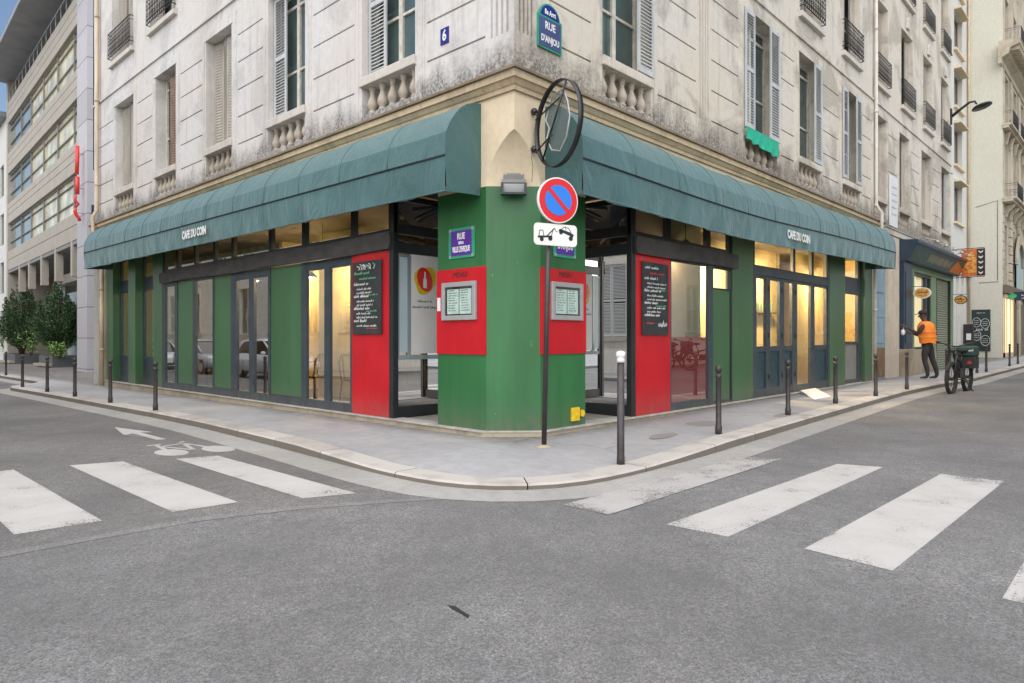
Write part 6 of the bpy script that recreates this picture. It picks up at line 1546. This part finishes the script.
mb = MB(); mb.fbox(FB, 8.2, 15.2, .061, .12, .9, 4.9); sh = mb.build('shop_frame', M_FROST, tb)
mb = MB(); mb.fbox(FB, 10.6, 12.9, .121, .14, 1.1, 4.5); mb.fbox(FB, 13.1, 14.9, .121, .14, 1.1, 4.5); mb.build('shop_panel', M_WHITE, sh)
mb = MB(); mb.fbox(FB, 8.5, 10.4, .121, .14, 1.1, 4.5); mb.build('shop_glass', M_UPGLASS, sh)
def barrier(x, y, rz, label):
    t = thing('street_barrier', label, 'barrier', (0, 0, 0), 'barriers across the street')
    mb = MB(); mb.tube([(-.5, 0, -.05), (-.5, 0, .80), (-.42, 0, .88), (.42, 0, .88), (.5, 0, .80), (.5, 0, -.05)], .024, 8); mb.build('hoop', M_STEEL, t)
    mb = MB(); mb.tube([(-.5, 0, .45), (.5, 0, .45)], .018, 6); mb.build('cross_bar', M_STEEL, t)
    t.location = (x, y, gz(x, y)); t.rotation_euler = (0, 0, rz); return t
br = barrier(-8.0, 9.0, PI / 2, 'grey hoop barrier below the shuttered window across the street')
for x, y, rz, lab in ((-8.0, 10.6, PI / 2, 'second grey hoop barrier below the shuttered window'), (11.6, -8.9, 0, 'grey hoop barrier before the facing shop panel'), (13.4, -8.9, 0, 'second grey hoop barrier before the facing shop panel')): dup(br, (x, y, gz(x, y)), rz, lab)
def car(label, paint, loc, rz):
    t = thing('parked_car', label, 'car')
    st = [(-1.95, .42, .62, .70), (-1.90, .30, .88, .80), (-1.3, .22, .95, .84), (-.2, .20, .92, .85), (.9, .20, .90, .85), (1.5, .24, .80, .82), (1.88, .34, .66, .74), (1.95, .42, .55, .62)]; vs = []; m = 10
    for x, zb, zt, w in st:
        for a, b in ((-.85, 0), (-1, .12), (-1, .55), (-.95, .9), (-.80, 1), (.80, 1), (.95, .9), (1, .55), (1, .12), (.85, 0)): vs.append((x, a * w, zb + (zt - zb) * b))
    mb = MB(); mb.add(vs, [(i * m + k, i * m + (k + 1) % m, (i + 1) * m + (k + 1) % m, (i + 1) * m + k) for i in range(len(st) - 1) for k in range(m)] + [tuple(range(m)), tuple(range((len(st) - 1) * m, len(st) * m))], True); mb.build('body', paint, t)
    def house(sec, name, mat):
        mb = MB(); vs = []
        for x, z, w in sec: vs += [(x, -w, z), (x, w, z)]
        return mb, vs
    g = [(-1.80, .88, .74), (-1.35, 1.36, .60), (.15, 1.40, .60), (1.05, .88, .72)]
    mb = MB(); vs = [(x, s * w, z) for x, z, w in g for s in (-1, 1)]; mb.add(vs, [(0, 1, 3, 2), (4, 5, 7, 6), (0, 2, 4, 6), (1, 3, 5, 7)]); mb.build('window', M_CARGL, t)
    mb = MB(); mb.add([(x, s * w, z) for x, z, w in ((-1.40, 1.362, .605), (-1.2, 1.44, .52), (.05, 1.47, .52), (.22, 1.385, .605)) for s in (-1, 1)], [(0, 1, 3, 2), (2, 3, 5, 4), (4, 5, 7, 6), (0, 2, 4, 6), (1, 3, 5, 7)], True)
    for s in (-1, 1):
        mb.tube([(-1.82, .73 * s, .88), (-1.36, .605 * s, 1.38)], .04, 6); mb.tube([(.18, .605 * s, 1.40), (1.06, .72 * s, .89)], .035, 6); mb.tube([(-.45, .73 * s, .9), (-.5, .61 * s, 1.4)], .035, 6)
    mb.build('roof', paint, t)
    for x in (-1.2, 1.22):
        for s in (-1, 1):
            mb = MB(); mb.tube([(x, .66 * s, .31), (x, .84 * s, .31)], .31, 22); w = mb.build('wheel', M_RUBBER, t); mb = MB(); mb.tube([(x, .835 * s, .31), (x, .855 * s, .31)], .19, 16); mb.build('rim', M_ALU, w)
    for s in (-1, 1):
        mb = MB(); mb.sphere((1.80, .58 * s, .66), .13, 10, 0, (.7, 1.2, .6)); mb.build('headlight', M_LIGHTGL, t)
        mb = MB(); mb.sphere((-1.88, .62 * s, .76), .10, 8, 0, (.4, .8, 1.2)); mb.build('tail_light', M_SIGNRED, t)
        mb = MB(); mb.sphere((.75, .90 * s, .95), .10, 8, 0, (.7, 1, .7)); mb.build('wing_mirror', paint, t)
    mb = MB(); mb.box(1.90, 1.965, -.25, .25, .36, .46); mb.build('number_plate', M_WHITE, t)
    t.location = loc; t.rotation_euler = (0, 0, rz)
car('white hatchback parked across the street, mirrored in the green panelled windows', M_CARW, (-6.35, 18.2, gz(-6.35, 18.2) + ROAD), -PI / 2)
car('silver hatchback parked behind the white one across the street', M_CARG, (-6.4, 24.4, gz(-6.4, 24.4) + ROAD), -PI / 2)
car('white hatchback parked farthest along the street with the bike mark', M_CARW, (-6.4, 30.8, gz(-6.4, 30.8) + ROAD), -PI / 2)

# ------------------------------------------------------------------ sky, sun, camera
wd = bpy.data.worlds.new('World'); sc.world = wd; wd.use_nodes = True
nt = wd.node_tree; bg = nt.nodes['Background']
sky = nt.nodes.new('ShaderNodeTexSky'); sky.sky_type = 'NISHITA'; sky.sun_disc = False
SUN = Vector((-.44, -.28, .86)).normalized()
sky.sun_elevation = math.asin(SUN.z); sky.sun_rotation = math.atan2(SUN.x, SUN.y)
sky.air_density = 1.0; sky.dust_density = 1.5; sky.ozone_density = 1.0
nt.links.new(sky.outputs[0], bg.inputs[0]); bg.inputs[1].default_value = .15
sl = bpy.data.lights.new('sun', 'SUN'); sl.energy = 4.9; sl.angle = math.radians(120); sl.color = (1, .945, .875)
so = bpy.data.objects.new('sun', sl); COL.objects.link(so); so.rotation_euler = SUN.to_track_quat('Z', 'Y').to_euler()
cd = bpy.data.cameras.new('camera'); cam = bpy.data.objects.new('camera', cd); COL.objects.link(cam)
cd.sensor_width = 36; cd.lens = 679 / 1024 * 36; cd.clip_end = 1000; cd.clip_start = .05
cd.shift_y = -(341.5 - 338) / 1024
cam.location = CAM; cam.rotation_euler = (PI / 2, 0, -math.atan2(.7269, .6868))
sc.camera = cam
sc.view_settings.view_transform = 'Standard'; sc.view_settings.look = 'None'; sc.view_settings.exposure = 0; sc.view_settings.gamma = 1
sc.cycles.max_bounces = 8; sc.cycles.transparent_max_bounces = 12; sc.cycles.glossy_bounces = 4; sc.cycles.diffuse_bounces = 4
sc.cycles.caustics_reflective = False; sc.cycles.caustics_refractive = False; sc.cycles.sample_clamp_indirect = 6
sc.cycles.use_denoising = True
